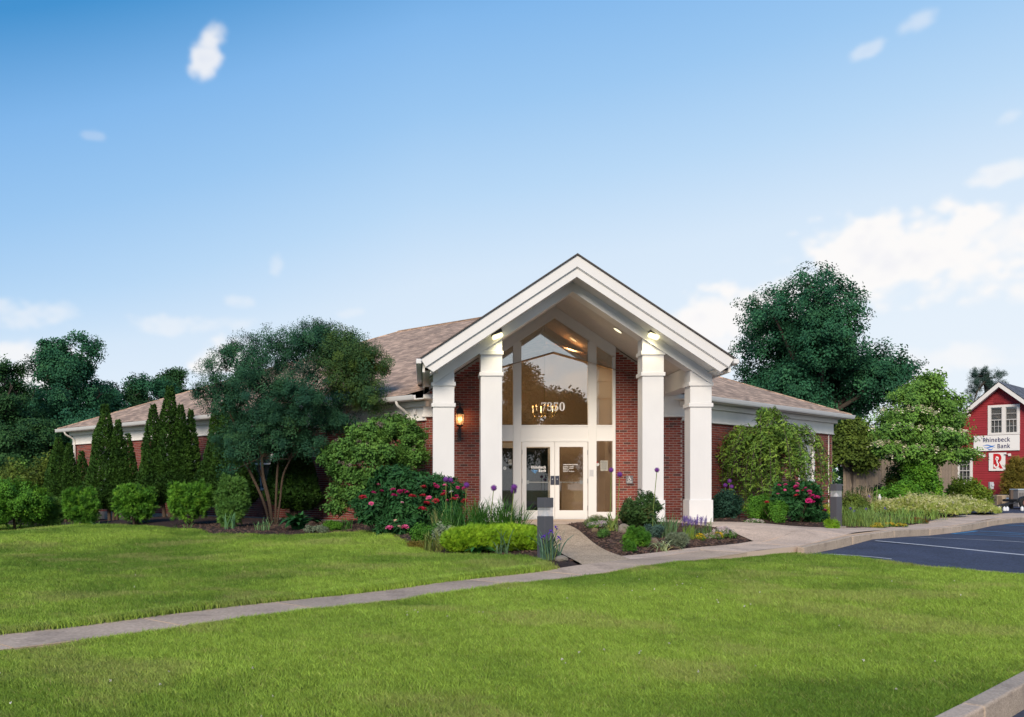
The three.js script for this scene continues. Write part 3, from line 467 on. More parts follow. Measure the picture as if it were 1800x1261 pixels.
// carriage lantern on the left flank
{
  const l = thing('wall_lantern', 'lit carriage lantern on the brick between the two left columns', 'lantern', [0.994, 2.760, -26.84]);
  obj('arm', [tube([V(0, -0.34, 0.0), V(0, -0.47, 0.0), V(0, -0.5, -0.1), V(0, -0.42, -0.2)], 0.02, 12, 7), lathe([[0.001, -0.44], [0.03, -0.42], [0.022, -0.35], [0.05, -0.28], [0.03, -0.24], [0.1, -0.17], [0.12, -0.165]], 12), box(0.1, 0.36, 0.03, 0, -0.42, -0.215, 0.008)], M.bronze, l);
  obj('cap', [lathe([[0.15, 0.13], [0.13, 0.15], [0.1, 0.25], [0.05, 0.31], [0.03, 0.33], [0.02, 0.4], [0.035, 0.42], [0.001, 0.46]], 6)], M.bronze, l);
  const posts = []; for (let i = 0; i < 6; i++) { const a = i * Math.PI / 3; posts.push(limb(V(Math.cos(a) * 0.105, -0.17, Math.sin(a) * 0.105), V(Math.cos(a) * 0.14, 0.14, Math.sin(a) * 0.14), 0.008, 0.008, 5)); }
  obj('cage', posts, M.bronze, l);
  obj('lantern_glass', new THREE.CylinderGeometry(0.128, 0.098, 0.3, 6, 1, true).translate(0, -0.015, 0), new THREE.MeshPhysicalMaterial({ color: rgb(0.95, 0.85, 0.68), roughness: 0.25, transmission: 0.9, thickness: 0, ior: 1.45 }), l);
  obj('bulb', [-0.045, 0, 0.045].map((x) => lathe([[0.001, -0.05], [0.014, -0.02], [0.012, 0.02], [0.001, 0.06]], 8).translate(x, 0, 0)), std([1, 0.7, 0.4], 0.5, { emissive: rgb(1, 0.56, 0.24), emissiveIntensity: 4.5 }), l);
  const L = new THREE.PointLight(rgb(1, 0.6, 0.28), 0.55, 0, 2); L.position.set(0, 0, 0); L.shadow.radius = 4; L.castShadow = true; L.name = 'lantern_light'; l.add(L);
}
// floodlights under the beam at the two inner columns
for (const [px, tip, label] of [[1.778, 0.35, 'lit bronze floodlight under the gable beam at the left inner column'], [5.611, -0.35, 'lit bronze floodlight under the gable beam at the right inner column']]) {
  const f = thing('floodlight', label, 'floodlight', [px, 4.602, -23.7], 0, 'portico floodlights');
  const hood = obj('housing', [bar(-0.14, 0.14, 0.0, 0.13, -0.1, 0.13, 0.02), bar(-0.04, 0.04, 0.1, 0.16, -0.2, -0.02)], M.bronze, f);
  obj('lens', box(0.26, 0.1, 0.2, 0, -0.055, 0.03, 0.03), std([0.95, 0.9, 0.7], 0.4, { emissive: rgb(1, 0.9, 0.5), emissiveIntensity: 1.8 }), f);
  f.rotation.z = tip;
  const L = new THREE.SpotLight(rgb(1, 0.88, 0.5), 1.6, 0, 1.35, 0.8, 2); L.position.set(0, -0.12, 0.03); L.target.position.set(0, -2.6, -0.1); L.shadow.radius = 5; L.castShadow = true; L.name = 'flood_beam'; f.add(L, L.target);
}
// recessed downlight in the portico ceiling
{
  const x = 5.045, d = thing('downlight', 'small lit recessed downlight in the right slope of the portico ceiling', 'light', [x, ceil(x) - 0.012, -25.3]); d.rotation.z = -Math.atan(0.6626);
  obj('trim_ring', new THREE.TorusGeometry(0.13, 0.015, 6, 24).rotateX(Math.PI / 2), M.frame, d); obj('lens', new THREE.CylinderGeometry(0.12, 0.12, 0.012, 24), std([0.9, 0.85, 0.7], 0.5, { emissive: rgb(1, 0.9, 0.6), emissiveIntensity: 1.3 }), d);
  const L = new THREE.SpotLight(rgb(1, 0.86, 0.58), 5, 0, 1.2, 0.7, 2); L.position.set(0, -0.03, 0); L.target.position.set(1.5, -2.2, 0); L.castShadow = true; L.shadow.radius = 4; L.name = 'downlight_beam'; d.add(L, L.target);
}
// signs and notices
{
  const s = thing('access_sign', 'small grey sign with wheelchair symbol on brick right of the doors', 'sign', [5.722, 1.090, -27.056]);
  obj('plate', box(0.2, 0.225, 0.012, 0, 0, 0, 0.003), std([0.16, 0.15, 0.16], 0.5), s);
  const w = std([0.75, 0.75, 0.75], 0.6), z = 0.0075;
  obj('wheelchair_symbol', [new THREE.TorusGeometry(0.034, 0.006, 5, 20, 4.4).rotateZ(2.2).translate(-0.006, 0.008, z), new THREE.SphereGeometry(0.011, 8, 6).scale(1, 1, 0.3).translate(-0.012, 0.088, z), limb(V(-0.01, 0.072, z), V(-0.006, 0.03, z), 0.008, 0.008), limb(V(-0.006, 0.032, z), V(0.026, 0.03, z), 0.007, 0.007), limb(V(0.026, 0.03, z), V(0.042, -0.02, z), 0.007, 0.007), limb(V(-0.008, 0.055, z), V(0.022, 0.054, z), 0.005, 0.005)], w, s);
  obj('sign_lettering', [text('ENTRANCE', 0.022, -0.078, -0.065, 0.006), text('PULL DOOR', 0.017, -0.066, -0.094, 0.006)], w, s);
  const paper = std([0.72, 0.74, 0.76], 0.9), ink = std([0.2, 0.22, 0.28], 0.9);
  const n = thing('paper_notice', 'white printed notice taped inside the right lower sidelight', 'notice', [5.031, 1.479, -27.135]); obj('sheet', box(0.21, 0.29, 0.002), paper, n); obj('print', [0.1, 0.06, 0.035, 0.01, -0.015, -0.04, -0.065, -0.09].map((y, i) => box(i ? 0.15 : 0.17, i ? 0.006 : 0.016, 0.001, 0, y, 0.0016)), ink, n);
  const k = thing('round_sticker', 'round white sticker with red edge on the right sidelight glass', 'sticker', [4.849, 1.511, -27.116]); obj('disc', new THREE.CylinderGeometry(0.045, 0.045, 0.002, 20).rotateX(Math.PI / 2), paper, k); obj('red_tab', box(0.04, 0.05, 0.002, -0.012, 0.06, 0), std([0.5, 0.02, 0.03], 0.7), k);
  const k2 = thing('round_sticker', 'round white sticker on the dark left sidelight beside the column', 'sticker', [2.254, 1.408, -27.116]); obj('disc', new THREE.CylinderGeometry(0.045, 0.045, 0.002, 20).rotateX(Math.PI / 2), paper, k2); obj('symbol', box(0.015, 0.03, 0.001, 0, 0, 0.0016), ink, k2);
  const n2 = thing('paper_notice', 'small white notice high in the dark left sidelight', 'notice', [2.419, 1.586, -27.29]); obj('sheet', box(0.09, 0.14, 0.002), paper, n2); obj('print', [0.04, 0.02, 0, -0.02].map((y) => box(0.06, 0.005, 0.001, 0, y, 0.0016)), ink, n2);
  const n3 = thing('door_notice', 'faint grey printed label on the white post right of the doors', 'notice', [4.665, 1.271, -27.043]); obj('sheet', box(0.13, 0.2, 0.002), std([0.62, 0.62, 0.63], 0.8), n3); obj('print', [0.07, 0.05, 0.03, 0.01, -0.01, -0.03, -0.05, -0.07].map((y) => box(0.1, 0.005, 0.001, 0, y, 0.0016)), ink, n3);
  const ob = thing('outlet_box', 'small grey outlet box low on the brick right of the doors', 'outlet', [5.721, 0.559, -27.05]); obj('cover', box(0.09, 0.11, 0.05, 0, 0, 0, 0.008), std([0.4, 0.38, 0.36], 0.6), ob); obj('flap', box(0.07, 0.05, 0.01, 0, 0.02, 0.03, 0.004), std([0.45, 0.43, 0.41], 0.6), ob);
}

// ---------------------------------------------------------------- plants: leaf clumps spread through a volume, on stems
function leafClump(n, len, wid, spread, seed, droop = 0, flat = 0.6) {  // n folded leaves round a twig end; +y is outwards
  const rnd = RNG(seed), v = [];
  for (let i = 0; i < n; i++) {
    const a = rnd() * 6.283, e = (rnd() - 0.35) * 1.6 * flat, L = len * (0.7 + 0.6 * rnd()), W = wid * (0.7 + 0.6 * rnd()), q = spread * Math.cbrt(rnd());
    const b = V((rnd() - 0.5) * 2, (rnd() - 0.5) * 2, (rnd() - 0.5) * 2).normalize().multiplyScalar(q);
    const d = V(Math.cos(a) * Math.cos(e), Math.sin(e) - droop, Math.sin(a) * Math.cos(e)).normalize(), s = V(-Math.sin(a), (rnd() - 0.5) * 0.9, Math.cos(a)).normalize(), up = d.clone().cross(s).normalize();
    const m = b.clone().addScaledVector(d, L * 0.45).addScaledVector(up, W * 0.18), t = b.clone().addScaledVector(d, L), l = b.clone().addScaledVector(d, L * 0.42).addScaledVector(s, W / 2), r = b.clone().addScaledVector(d, L * 0.42).addScaledVector(s, -W / 2);
    for (const p of [b, l, m, b, m, r, l, t, m, m, t, r]) v.push(p.x, p.y, p.z);
  }
  const g = new THREE.BufferGeometry(); g.setAttribute('position', new THREE.Float32BufferAttribute(v, 3)); g.computeVertexNormals(); return g;
}
function sprayClump(n, len, wid, seed, rise = 0.7) {                  // flat fans of scale foliage (arborvitae)
  const rnd = RNG(seed), v = [];
  for (let i = 0; i < n; i++) {
    const a = rnd() * 6.283, d = V(Math.cos(a) * 0.7, rise + rnd() * 0.4, Math.sin(a) * 0.7).normalize(), s = V(-Math.sin(a), 0.3 * (rnd() - 0.5), Math.cos(a)), b = V((rnd() - 0.5) * len, (rnd() - 0.5) * len, (rnd() - 0.5) * len);
    for (let k = 0; k < 4; k++) { const f = (k - 1.5) * 0.38, e = d.clone().addScaledVector(s, f).normalize(), L = len * (1 - Math.abs(f) * 0.5) * (0.7 + 0.5 * rnd()), t = b.clone().addScaledVector(e, L), x = b.clone().addScaledVector(e, L * 0.5), w = s.clone().multiplyScalar(wid / 2); v.push(b.x, b.y, b.z, x.x + w.x, x.y + w.y, x.z + w.z, x.x - w.x, x.y - w.y, x.z - w.z, x.x + w.x, x.y + w.y, x.z + w.z, t.x, t.y, t.z, x.x - w.x, x.y - w.y, x.z - w.z); }
  }
  const g = new THREE.BufferGeometry(); g.setAttribute('position', new THREE.Float32BufferAttribute(v, 3)); g.computeVertexNormals(); return g;
}
const LEAF = {
  broad: leafClump(12, 0.17, 0.1, 0.26, 1), broad2: leafClump(16, 0.1, 0.065, 0.17, 2), maple: leafClump(18, 0.17, 0.12, 0.34, 3), fine: leafClump(24, 0.075, 0.026, 0.17, 4), small: leafClump(20, 0.055, 0.03, 0.11, 5),
  long: leafClump(12, 0.14, 0.045, 0.13, 6, 0.5), needle: leafClump(30, 0.1, 0.012, 0.06, 7, 0, 1.2), scale: sprayClump(7, 0.13, 0.035, 8), feather: sprayClump(10, 0.09, 0.009, 9, 0.8), big: leafClump(9, 0.24, 0.15, 0.12, 10), tuft: sprayClump(10, 0.13, 0.012, 12, 1.1), pine: leafClump(40, 0.22, 0.02, 0.22, 13, 0, 1.3),
};
const leafMat = (trans = 0.25) => new THREE.MeshPhysicalMaterial({ color: rgb(1, 1, 1), roughness: 0.55, specularIntensity: 0.35, transmission: trans, thickness: 0, side: THREE.DoubleSide });
const LM = { leaf: new THREE.MeshPhysicalMaterial({ color: rgb(1, 1, 1), roughness: 0.6, specularIntensity: 0.3, side: THREE.DoubleSide }) };
const bark = (c) => std(c, 0.95, { map: withRep(T.grain, 2.2), bumpMap: withRep(T.bump, 2), bumpScale: 0.02 });
const BARK = { grey: bark([0.11, 0.088, 0.07]), brown: bark([0.11, 0.075, 0.05]), pale: bark([0.22, 0.19, 0.16]) };
const UP = V(0, 1, 0);
// foliage: list of [x, y, z, nx, ny, nz, scale, tone 0..1] -> one part
function foliage(name, geo, list, palette, parent, seed = 1, mat = LM.leaf, jitter = 0.55) {
  const im = new THREE.InstancedMesh(geo, mat, list.length), o = new THREE.Object3D(), c = new THREE.Color(), rnd = RNG(seed), n = V(0, 0, 0), q = new THREE.Quaternion(), A = palette.map((p) => rgb(...p));
  list.forEach(([x, y, z, nx, ny, nz, sc, tone], i) => {
    n.set(nx + (rnd() - 0.5) * jitter * 2, ny + (rnd() - 0.5) * jitter * 2, nz + (rnd() - 0.5) * jitter * 2).normalize(); o.position.set(x, y, z); o.quaternion.setFromUnitVectors(UP, n).multiply(q.setFromAxisAngle(UP, rnd() * 6.283)); o.scale.setScalar(sc * (0.8 + 0.4 * rnd())); o.updateMatrix(); im.setMatrixAt(i, o.matrix);
    const t = clamp(tone, 0, 0.999) * (A.length - 1), k = Math.floor(t); im.setColorAt(i, c.copy(A[k]).lerp(A[k + 1] ?? A[k], t - k).multiplyScalar(0.82 + 0.36 * rnd()));
  });
  im.name = name; im.userData.kind = 'stuff'; im.castShadow = im.receiveShadow = true; parent.add(im); return im;
}
const GREEN = { // base colours of leaves
  maple: [[0.02, 0.085, 0.045], [0.032, 0.125, 0.06], [0.056, 0.165, 0.06]], deep: [[0.019, 0.062, 0.024], [0.036, 0.101, 0.031], [0.055, 0.138, 0.038]], arbor: [[0.02, 0.058, 0.011], [0.038, 0.098, 0.015], [0.066, 0.15, 0.02]], lime: [[0.121, 0.263, 0.015], [0.216, 0.388, 0.020], [0.297, 0.475, 0.028]],
  yew: [[0.049, 0.152, 0.018], [0.104, 0.262, 0.024], [0.232, 0.427, 0.043]], mid: [[0.051, 0.133, 0.027], [0.092, 0.204, 0.039], [0.151, 0.281, 0.049]], blue: [[0.016, 0.064, 0.039], [0.025, 0.090, 0.048], [0.041, 0.115, 0.048], [0.069, 0.149, 0.040]], olive: [[0.070, 0.115, 0.021], [0.116, 0.172, 0.028], [0.186, 0.245, 0.038]],
  peony: [[0.021, 0.081, 0.026], [0.035, 0.122, 0.034], [0.061, 0.163, 0.043]], grey: [[0.135, 0.175, 0.110], [0.216, 0.263, 0.165]], warm: [[0.135, 0.125, 0.022], [0.216, 0.163, 0.033], [0.135, 0.213, 0.028]], weep: [[0.082, 0.169, 0.030], [0.146, 0.254, 0.039], [0.238, 0.355, 0.053]],
};
const ballPoint = (rnd) => { for (;;) { const x = rnd() * 2 - 1, y = rnd() * 2 - 1, z = rnd() * 2 - 1; if (x * x + y * y + z * z < 1) return [x, y, z]; } };
// clumps through blobs [x, y, z, rx, ry, rz]; open = how much air is left between them
function fillBlobs(blobs, count, scale, seed, open = 0.35, freq = 0.9) {
  const rnd = RNG(seed), list = [], wsum = blobs.reduce((a, b) => a + b[3] * b[4], 0); let guard = 0;
  while (list.length < count && guard++ < count * 12) {
    let k = rnd() * wsum, b = blobs[0]; for (const q of blobs) { k -= q[3] * q[4]; if (k <= 0) { b = q; break; } }
    const p = ballPoint(rnd), l = Math.hypot(...p) || 1, f = lerp(1, Math.pow(l, 0.55) / l, 0.75), x = b[0] + p[0] * f * b[3], y = b[1] + p[1] * f * b[4], z = b[2] + p[2] * f * b[5];
    const n = fbm(x * freq + seed, y * freq * 1.2, z * freq, 3); if (n < open + 0.08) continue;
    list.push([x, y, z, p[0] / l, p[1] / l * 0.8 + 0.45, p[2] / l, scale, clamp((n - 0.3) * 1.3 + (rnd() - 0.5) * 0.5, 0, 1)]);
  }
  return list;
}
// leaf clumps along twigs that run outwards from the heart of each blob, some of them well past it
function twigFill(blobs, count, scale, seed, { per = 7, flat = 0.7, reach = 0.8, rise = 0.2, jit = 0.1, open = 0.3, freq = 0.9 } = {}) {
  const rnd = RNG(seed), list = [], wsum = blobs.reduce((a, b) => a + b[3] * b[4], 0); let guard = 0;
  while (list.length < count && guard++ < count) {
    let k = rnd() * wsum, b = blobs[0]; for (const q of blobs) { k -= q[3] * q[4]; if (k <= 0) { b = q; break; } }
    const p = ballPoint(rnd), l = Math.hypot(...p) || 1, dx = p[0] / l, dy = p[1] / l * flat + rise, dz = p[2] / l, L = 0.75 + reach * rnd(), n0 = fbm((b[0] + dx * b[3]) * freq + seed, (b[1] + dy * b[4]) * freq, (b[2] + dz * b[5]) * freq, 3);
    if (n0 < open + 0.08) continue;
    const tone = (n0 - 0.3) * 1.2 + (rnd() - 0.5) * 0.5;
    for (let i = 0; i < per; i++) { const t = 0.45 + 0.55 * (i + rnd()) / per, j = jit * (1.3 - t); list.push([b[0] + (dx * L * t + (rnd() - 0.5) * j * 2) * b[3], b[1] + (dy * L * t - 0.12 * t * t + (rnd() - 0.5) * j * 2) * b[4], b[2] + (dz * L * t + (rnd() - 0.5) * j * 2) * b[5], dx, dy + 0.45, dz, scale * (1.15 - 0.35 * t), clamp(tone + (rnd() - 0.5) * 0.4, 0, 1)]); }
  }
  return list;
}
const mixFill = (blobs, count, scale, seed, o, share = 0.5) => fillBlobs(blobs, Math.round(count * share), scale, seed + 1, o.open ?? 0.3, o.freq ?? 0.9).concat(twigFill(blobs, Math.round(count * (1 - share)), scale, seed, o));
// breaks big blobs into many small flat ones, so that the outline is ragged and sky shows between branches
function ragged(blobs, k, size, seed, flat = 0.65) {
  const rnd = RNG(seed), out = [];
  for (const b of blobs) for (let i = 0; i < k; i++) { const p = ballPoint(rnd), l = Math.hypot(...p) || 1, f = (0.55 + 0.5 * rnd()) / l, q = size * (0.6 + 0.8 * rnd()); out.push([b[0] + p[0] * f * b[3], b[1] + p[1] * f * b[4], b[2] + p[2] * f * b[5], b[3] * q, b[4] * q * flat, b[5] * q]); }
  return out;
}
function crownBlobs(seed, n, cx, cy, cz, rx, ry, rz, r0, r1) {
  const rnd = RNG(seed), out = [[cx, cy, cz, rx * 0.5, ry * 0.5, rz * 0.5]];
  for (let i = 0; i < n; i++) { const p = ballPoint(rnd), l = Math.hypot(...p) || 1, k = 0.78 / l * (0.75 + 0.3 * rnd()), r = lerp(r0, r1, rnd()); out.push([cx + p[0] * k * rx, cy + p[1] * k * ry, cz + p[2] * k * rz, r, r * 0.8, r]); }
  return out.concat(ragged(out.slice(1), 6, 0.38, seed + 50, 0.8));
}
function woody(blobs, base, trunkTop, r, seed, each = 3) {             // trunk, limbs to the blobs and twigs inside them
  const rnd = RNG(seed), gs = [], bend = base.clone().lerp(trunkTop, 0.5).add(V((rnd() - 0.5) * r * 2, 0, (rnd() - 0.5) * r * 2));
  gs.push(limb(base.clone().add(V(0, -0.15, 0)), base.clone().add(V(0, r * 1.5, 0)), r * 1.5, r * 1.06, 9), limb(base.clone().add(V(0, r * 1.3, 0)), bend, r * 1.07, r * 0.92, 9), limb(bend, trunkTop, r * 0.93, r * 0.72, 9));
  for (const b of blobs) {
    const c = V(b[0], b[1], b[2]), from = bend.clone().lerp(trunkTop, 0.35 + rnd() * 0.65), mid = from.clone().lerp(c, 0.5).add(V((rnd() - 0.5) * 0.5, -0.1 + rnd() * 0.5, (rnd() - 0.5) * 0.5)), q = Math.min(r * 0.42, 0.05 + b[3] * 0.05);
    gs.push(limb(from, mid, q, q * 0.7), limb(mid, c, q * 0.7, q * 0.4));
    for (let k = 0; k < each; k++) { const p = ballPoint(rnd); gs.push(limb(c, c.clone().add(V(p[0] * b[3], Math.abs(p[1]) * b[4], p[2] * b[5]).multiplyScalar(0.9)), q * 0.35, q * 0.08, 4)); }
  }
  return gs;
}
function tree(name, label, x, z, h, blobs, { leaf = 'maple', count = 3000, scale = 1, palette = GREEN.deep, bark = BARK.grey, r = 0.2, trunkTop, open = 0.35, freq = 0.6, seed = 1, group, each = 3, y, n0 } = {}) {
  const t = thing(name, label, 'tree', [x, y ?? G(x, z), z], 0, group);
  obj('trunk', woody(blobs.slice(0, 28), V(0, 0, 0), trunkTop ?? V(0.1, h * 0.5, 0), r, seed, each), bark, t);
  foliage('crown', LEAF[leaf], mixFill(blobs.slice(0, n0 ?? 60), count, scale, seed + 3, { open, freq, per: 8, jit: 0.16, reach: 0.6 }, 0.6), palette, t, seed + 9);
  return t;
}
function shrub(name, label, category, x, z, rx, ry, rz, { leaf = 'small', count = 500, scale = 1, palette = GREEN.mid, open = 0.3, freq = 2.2, seed = 1, group, lumps = 7, bare = 0.25, stems = 6, sink = 0, vase = 0, twig = 0 } = {}) {
  const t = thing(name, label, category, [x, soil(x, z) - sink, z], 0, group), rnd = RNG(seed), blobs = [[0, ry * (0.5 + bare * 0.5), 0, rx * 0.72, ry * (0.5 - bare * 0.4), rz * 0.72]];
  for (let i = 0; i < lumps; i++) { const a = (i + rnd()) / lumps * 6.283, e = rnd(), q = 0.3 + 0.12 * rnd(), k = vase ? 0.62 + 0.45 * Math.sin(e * 2.6) : Math.sqrt(1 - e * e * 0.75); blobs.push([Math.cos(a) * rx * (1 - q) * k, ry * (bare + (1 - bare) * (0.25 + e * 0.55)), Math.sin(a) * rz * (1 - q) * k, rx * q, ry * q * 0.9, rz * q]); }
  blobs.push(...ragged(blobs.slice(1), 4, 0.42, seed + 7, 0.75));
  const gs = []; for (let i = 0; i < stems; i++) { const a = rnd() * 6.283, k = 0.3 + rnd() * 0.45; gs.push(limb(V(Math.cos(a) * 0.05, -0.05, Math.sin(a) * 0.05), V(Math.cos(a) * rx * k, ry * (0.5 + rnd() * 0.3), Math.sin(a) * rz * k), 0.012 + ry * 0.008, 0.005, 5)); }
  obj('stems', gs, BARK.brown, t);
  foliage('foliage', LEAF[leaf], twig ? mixFill(blobs.slice(0, lumps + 1), count, scale, seed + 5, { open, freq, per: 8, rise: 0.35, reach: 0.7, jit: 0.14 }, 0.45) : fillBlobs(blobs, count, scale, seed + 5, open, freq), palette, t, seed + 2);
  return t;
}
// arborvitae: one plant with a few spires; spires as [dx, dz, height, radius]
function arborvitae(label, x, z, spires, seed, group) {
  const t = thing('arborvitae', label, 'conifer', [x, soil(x, z), z], 0, group), rnd = RNG(seed), list = [], gs = [];
  for (const [dx, dz, h, r] of spires) {
    gs.push(limb(V(dx * 0.3, -0.1, dz * 0.3), V(dx, h * 0.85, dz), 0.07, 0.012, 7));
    const n = Math.round(1900 * h * r);
    for (let i = 0; i < n; i++) {
      const v = 1 - Math.sqrt(1 - rnd() * 0.985), yy = 0.1 + 0.9 * (1 - Math.pow(1 - v, 1.0)), prof = Math.max(0.015, Math.pow(Math.max(0, 1 - yy), 1.12)) * smooth(0.03, 0.22, yy) * 1.3, a = rnd() * 6.283, lump = 0.7 + 0.55 * fbm(Math.cos(a) * 2 + seed, yy * h * 1.6, Math.sin(a) * 2, 2), k = r * prof * lump * (rnd() < 0.75 ? 1 : 0.5 + rnd() * 0.5);
      list.push([dx + Math.cos(a) * k, yy * h, dz + Math.sin(a) * k, Math.cos(a) * 0.75, 0.95, Math.sin(a) * 0.75, 0.4 + 0.2 * (1 - yy), clamp(fbm(Math.cos(a) * 3 + seed, yy * h * 2.4, Math.sin(a) * 3, 3) * 1.5 - 0.3 + (rnd() - 0.5) * 0.4, 0, 1)]);
    }
  }
  obj('trunk', gs, BARK.brown, t); foliage('foliage', LEAF.scale, list, GREEN.arbor, t, seed + 1, LM.leaf, 0.3);
  return t;
}
// strap leaves: arching blades as one part
function straps(n, len, wid, spread, lean, seed, arch = 1) {
  const rnd = RNG(seed), v = [], gs = [];
  for (let i = 0; i < n; i++) {
    const a = rnd() * 6.283, L = len * (0.6 + 0.5 * rnd()), W = wid * (0.7 + 0.5 * rnd()), k = lean * (0.4 + rnd()), bx = (rnd() - 0.5) * spread, bz = (rnd() - 0.5) * spread, dx = Math.cos(a), dz = Math.sin(a), seg = 5; let pl, pr;
    const tw = (rnd() - 0.5) * 1.4, sx = -Math.sin(a + tw), sz = Math.cos(a + tw);
    for (let j = 0; j <= seg; j++) {
      const t = j / seg, out = k * L * Math.pow(t, 1.6), up = L * (t - arch * k * 0.62 * t * t * t), w = W * (0.65 + 0.9 * t * (1 - t) * 1.4) * (j === seg ? 0.03 : 1 - t * 0.3) / 2, x = bx + dx * out, z = bz + dz * out, l = [x + sx * w, up, z + sz * w], r = [x - sx * w, up, z - sz * w];
      if (j) v.push(...pl, ...l, ...pr, ...pr, ...l, ...r); pl = l; pr = r;
    }
  }
  const g = new THREE.BufferGeometry(); g.setAttribute('position', new THREE.Float32BufferAttribute(v, 3)); g.computeVertexNormals(); return g;
}
const strapMat = {}; const leafOf = (r, g, b) => (strapMat[[r, g, b]] ??= new THREE.MeshPhysicalMaterial({ color: rgb(r, g, b), roughness: 0.5, specularIntensity: 0.4, side: THREE.DoubleSide }));
function strapPlant(name, label, category, x, z, n, len, wid, spread, lean, col, seed, group, arch = 1) {
  const t = thing(name, label, category, [x, soil(x, z) - 0.01, z], 0, group); raw('leaves', straps(n, len, wid, spread, lean, seed, arch), leafOf(...col), t);
  raw('old_leaves', straps(Math.ceil(n / 5), len * 0.7, wid, spread, lean * 1.5, seed + 1, 1.3), leafOf(col[0] * 1.6, col[1] * 1.15, col[2]), t); return t;
}
// flowers
const petalBall = (() => { // a full double bloom: rings of cupped petals, radius 1
  const v = [], rnd = RNG(42);
  for (let ring = 0; ring < 4; ring++) { const n = [5, 7, 8, 8][ring], tilt = [1.3, 0.95, 0.55, 0.1][ring], R = [0.45, 0.7, 0.9, 1][ring];
    for (let i = 0; i < n; i++) { const a = (i + rnd() * 0.5 + ring * 0.4) / n * 6.283, e = tilt + (rnd() - 0.5) * 0.3, pt = (u, w) => { const q = R * w, aa = a + u * 0.55 * (0.4 + 0.6 * w) * (ring ? 1 : 1.4), ee = e + w * 0.25 - 0.1 + 0.12 * Math.sin(u * 5 + i); return [Math.cos(aa) * Math.cos(ee) * q, Math.sin(ee) * q * 0.9, Math.sin(aa) * Math.cos(ee) * q]; };
      const P = [[0, 0], [-1, 0.7], [0, 0.8], [1, 0.7], [-0.6, 1], [0.5, 1.03]].map(([u, w]) => pt(u, w)); for (const k of [0, 1, 2, 0, 2, 3, 1, 4, 2, 2, 4, 5, 2, 5, 3]) v.push(...P[k]); } }
  const g = new THREE.BufferGeometry(); g.setAttribute('position', new THREE.Float32BufferAttribute(v, 3)); g.computeVertexNormals(); return g;
})();
const alliumBall = (() => { // a globe of many small star florets, radius 1
  const v = [], rnd = RNG(8), n = 150;
  for (let i = 0; i < n; i++) { const y = 1 - 2 * (i + 0.5) / n, q = Math.sqrt(1 - y * y), a = i * 2.39996, d = V(Math.cos(a) * q, y, Math.sin(a) * q), s = d.clone().cross(Math.abs(y) > 0.9 ? V(1, 0, 0) : UP).normalize(), t = d.clone().cross(s), k = 0.86 + 0.14 * rnd();
    for (let j = 0; j < 3; j++) { const f = j * 2.094 + rnd(), e = s.clone().multiplyScalar(Math.cos(f)).addScaledVector(t, Math.sin(f)), h = s.clone().multiplyScalar(-Math.sin(f)).addScaledVector(t, Math.cos(f)), c = d.clone().multiplyScalar(k), A = c.clone().addScaledVector(e, 0.19).addScaledVector(d, 0.1), B = c.clone().addScaledVector(h, 0.06), D = c.clone().addScaledVector(h, -0.06); v.push(A.x, A.y, A.z, B.x, B.y, B.z, D.x, D.y, D.z); } }
  const g = new THREE.BufferGeometry(); g.setAttribute('position', new THREE.Float32BufferAttribute(v, 3)); g.computeVertexNormals();
  const core = new THREE.IcosahedronGeometry(0.78, 1); core.deleteAttribute('uv'); return mergeGeometries([g, core]);
})();
const petal = (c) => std(c, 0.75, { side: THREE.DoubleSide });
const PET = { crimson: petal([0.33, 0.004, 0.02]), magenta: petal([0.44, 0.008, 0.13]), rose: petal([0.66, 0.1, 0.26]), pink: petal([0.74, 0.36, 0.47]), peach: petal([0.72, 0.45, 0.36]), white: petal([0.78, 0.72, 0.7]), allium: petal([0.16, 0.03, 0.26]), iris: petal([0.08, 0.02, 0.34]), lavender: petal([0.24, 0.15, 0.46]), yellow: petal([0.7, 0.42, 0.015]), cream: petal([0.75, 0.72, 0.48]), red: petal([0.36, 0.015, 0.01]), mauve: petal([0.5, 0.38, 0.46]) };
const stemGreen = leafOf(0.16, 0.22, 0.05), bud = petalBall;
function flower(name, geo, mat, r, x, y, z, parent, rnd) { const m = raw(name, geo, mat, parent); m.position.set(x, y, z); m.scale.setScalar(r); m.rotation.set((rnd() - 0.5) * 0.9, rnd() * 6.3, (rnd() - 0.5) * 0.9); return m; }
function allium(label, x, yHead, z, r, seed, lean = 0) {
  const rnd = RNG(seed), y0 = soil(x, z), t = thing('allium', label, 'flower', [x, y0, z], 0, 'purple alliums'), h = yHead - y0, b = V(lean, -0.03, 0);
  raw('stem', tube([b, V(lean * 0.6 + (rnd() - 0.5) * 0.03, h * 0.4, 0), V(0, h, 0)], 0.008, 8, 5), stemGreen, t); flower('flower_head', alliumBall, PET.allium, r, 0, h, 0, t, rnd);
  raw('leaves', straps(5, 0.28, 0.03, 0.06, 0.9, seed).translate(lean, 0, 0), leafOf(0.14, 0.2, 0.06), t); return t;
}
function irisFlower(parent, x, y, z, s, mat, rnd) { const v = []; for (let i = 0; i < 6; i++) { const a = i * 1.047 + 0.3, f = i % 2, c = Math.cos(a), d = Math.sin(a), P = [[0, 0, 0], [c * 0.5 - d * 0.3, f ? 0.55 : 0.1, d * 0.5 + c * 0.3], [c * 0.5 + d * 0.3, f ? 0.55 : 0.1, d * 0.5 - c * 0.3], [c * (f ? 0.35 : 1), f ? 1 : -0.35, d * (f ? 0.35 : 1)]]; for (const k of [0, 1, 2, 1, 3, 2]) v.push(...P[k]); } const g = new THREE.BufferGeometry(); g.setAttribute('position', new THREE.Float32BufferAttribute(v, 3)); g.computeVertexNormals(); return flower('flower', g, mat, s, x, y, z, parent, rnd); }

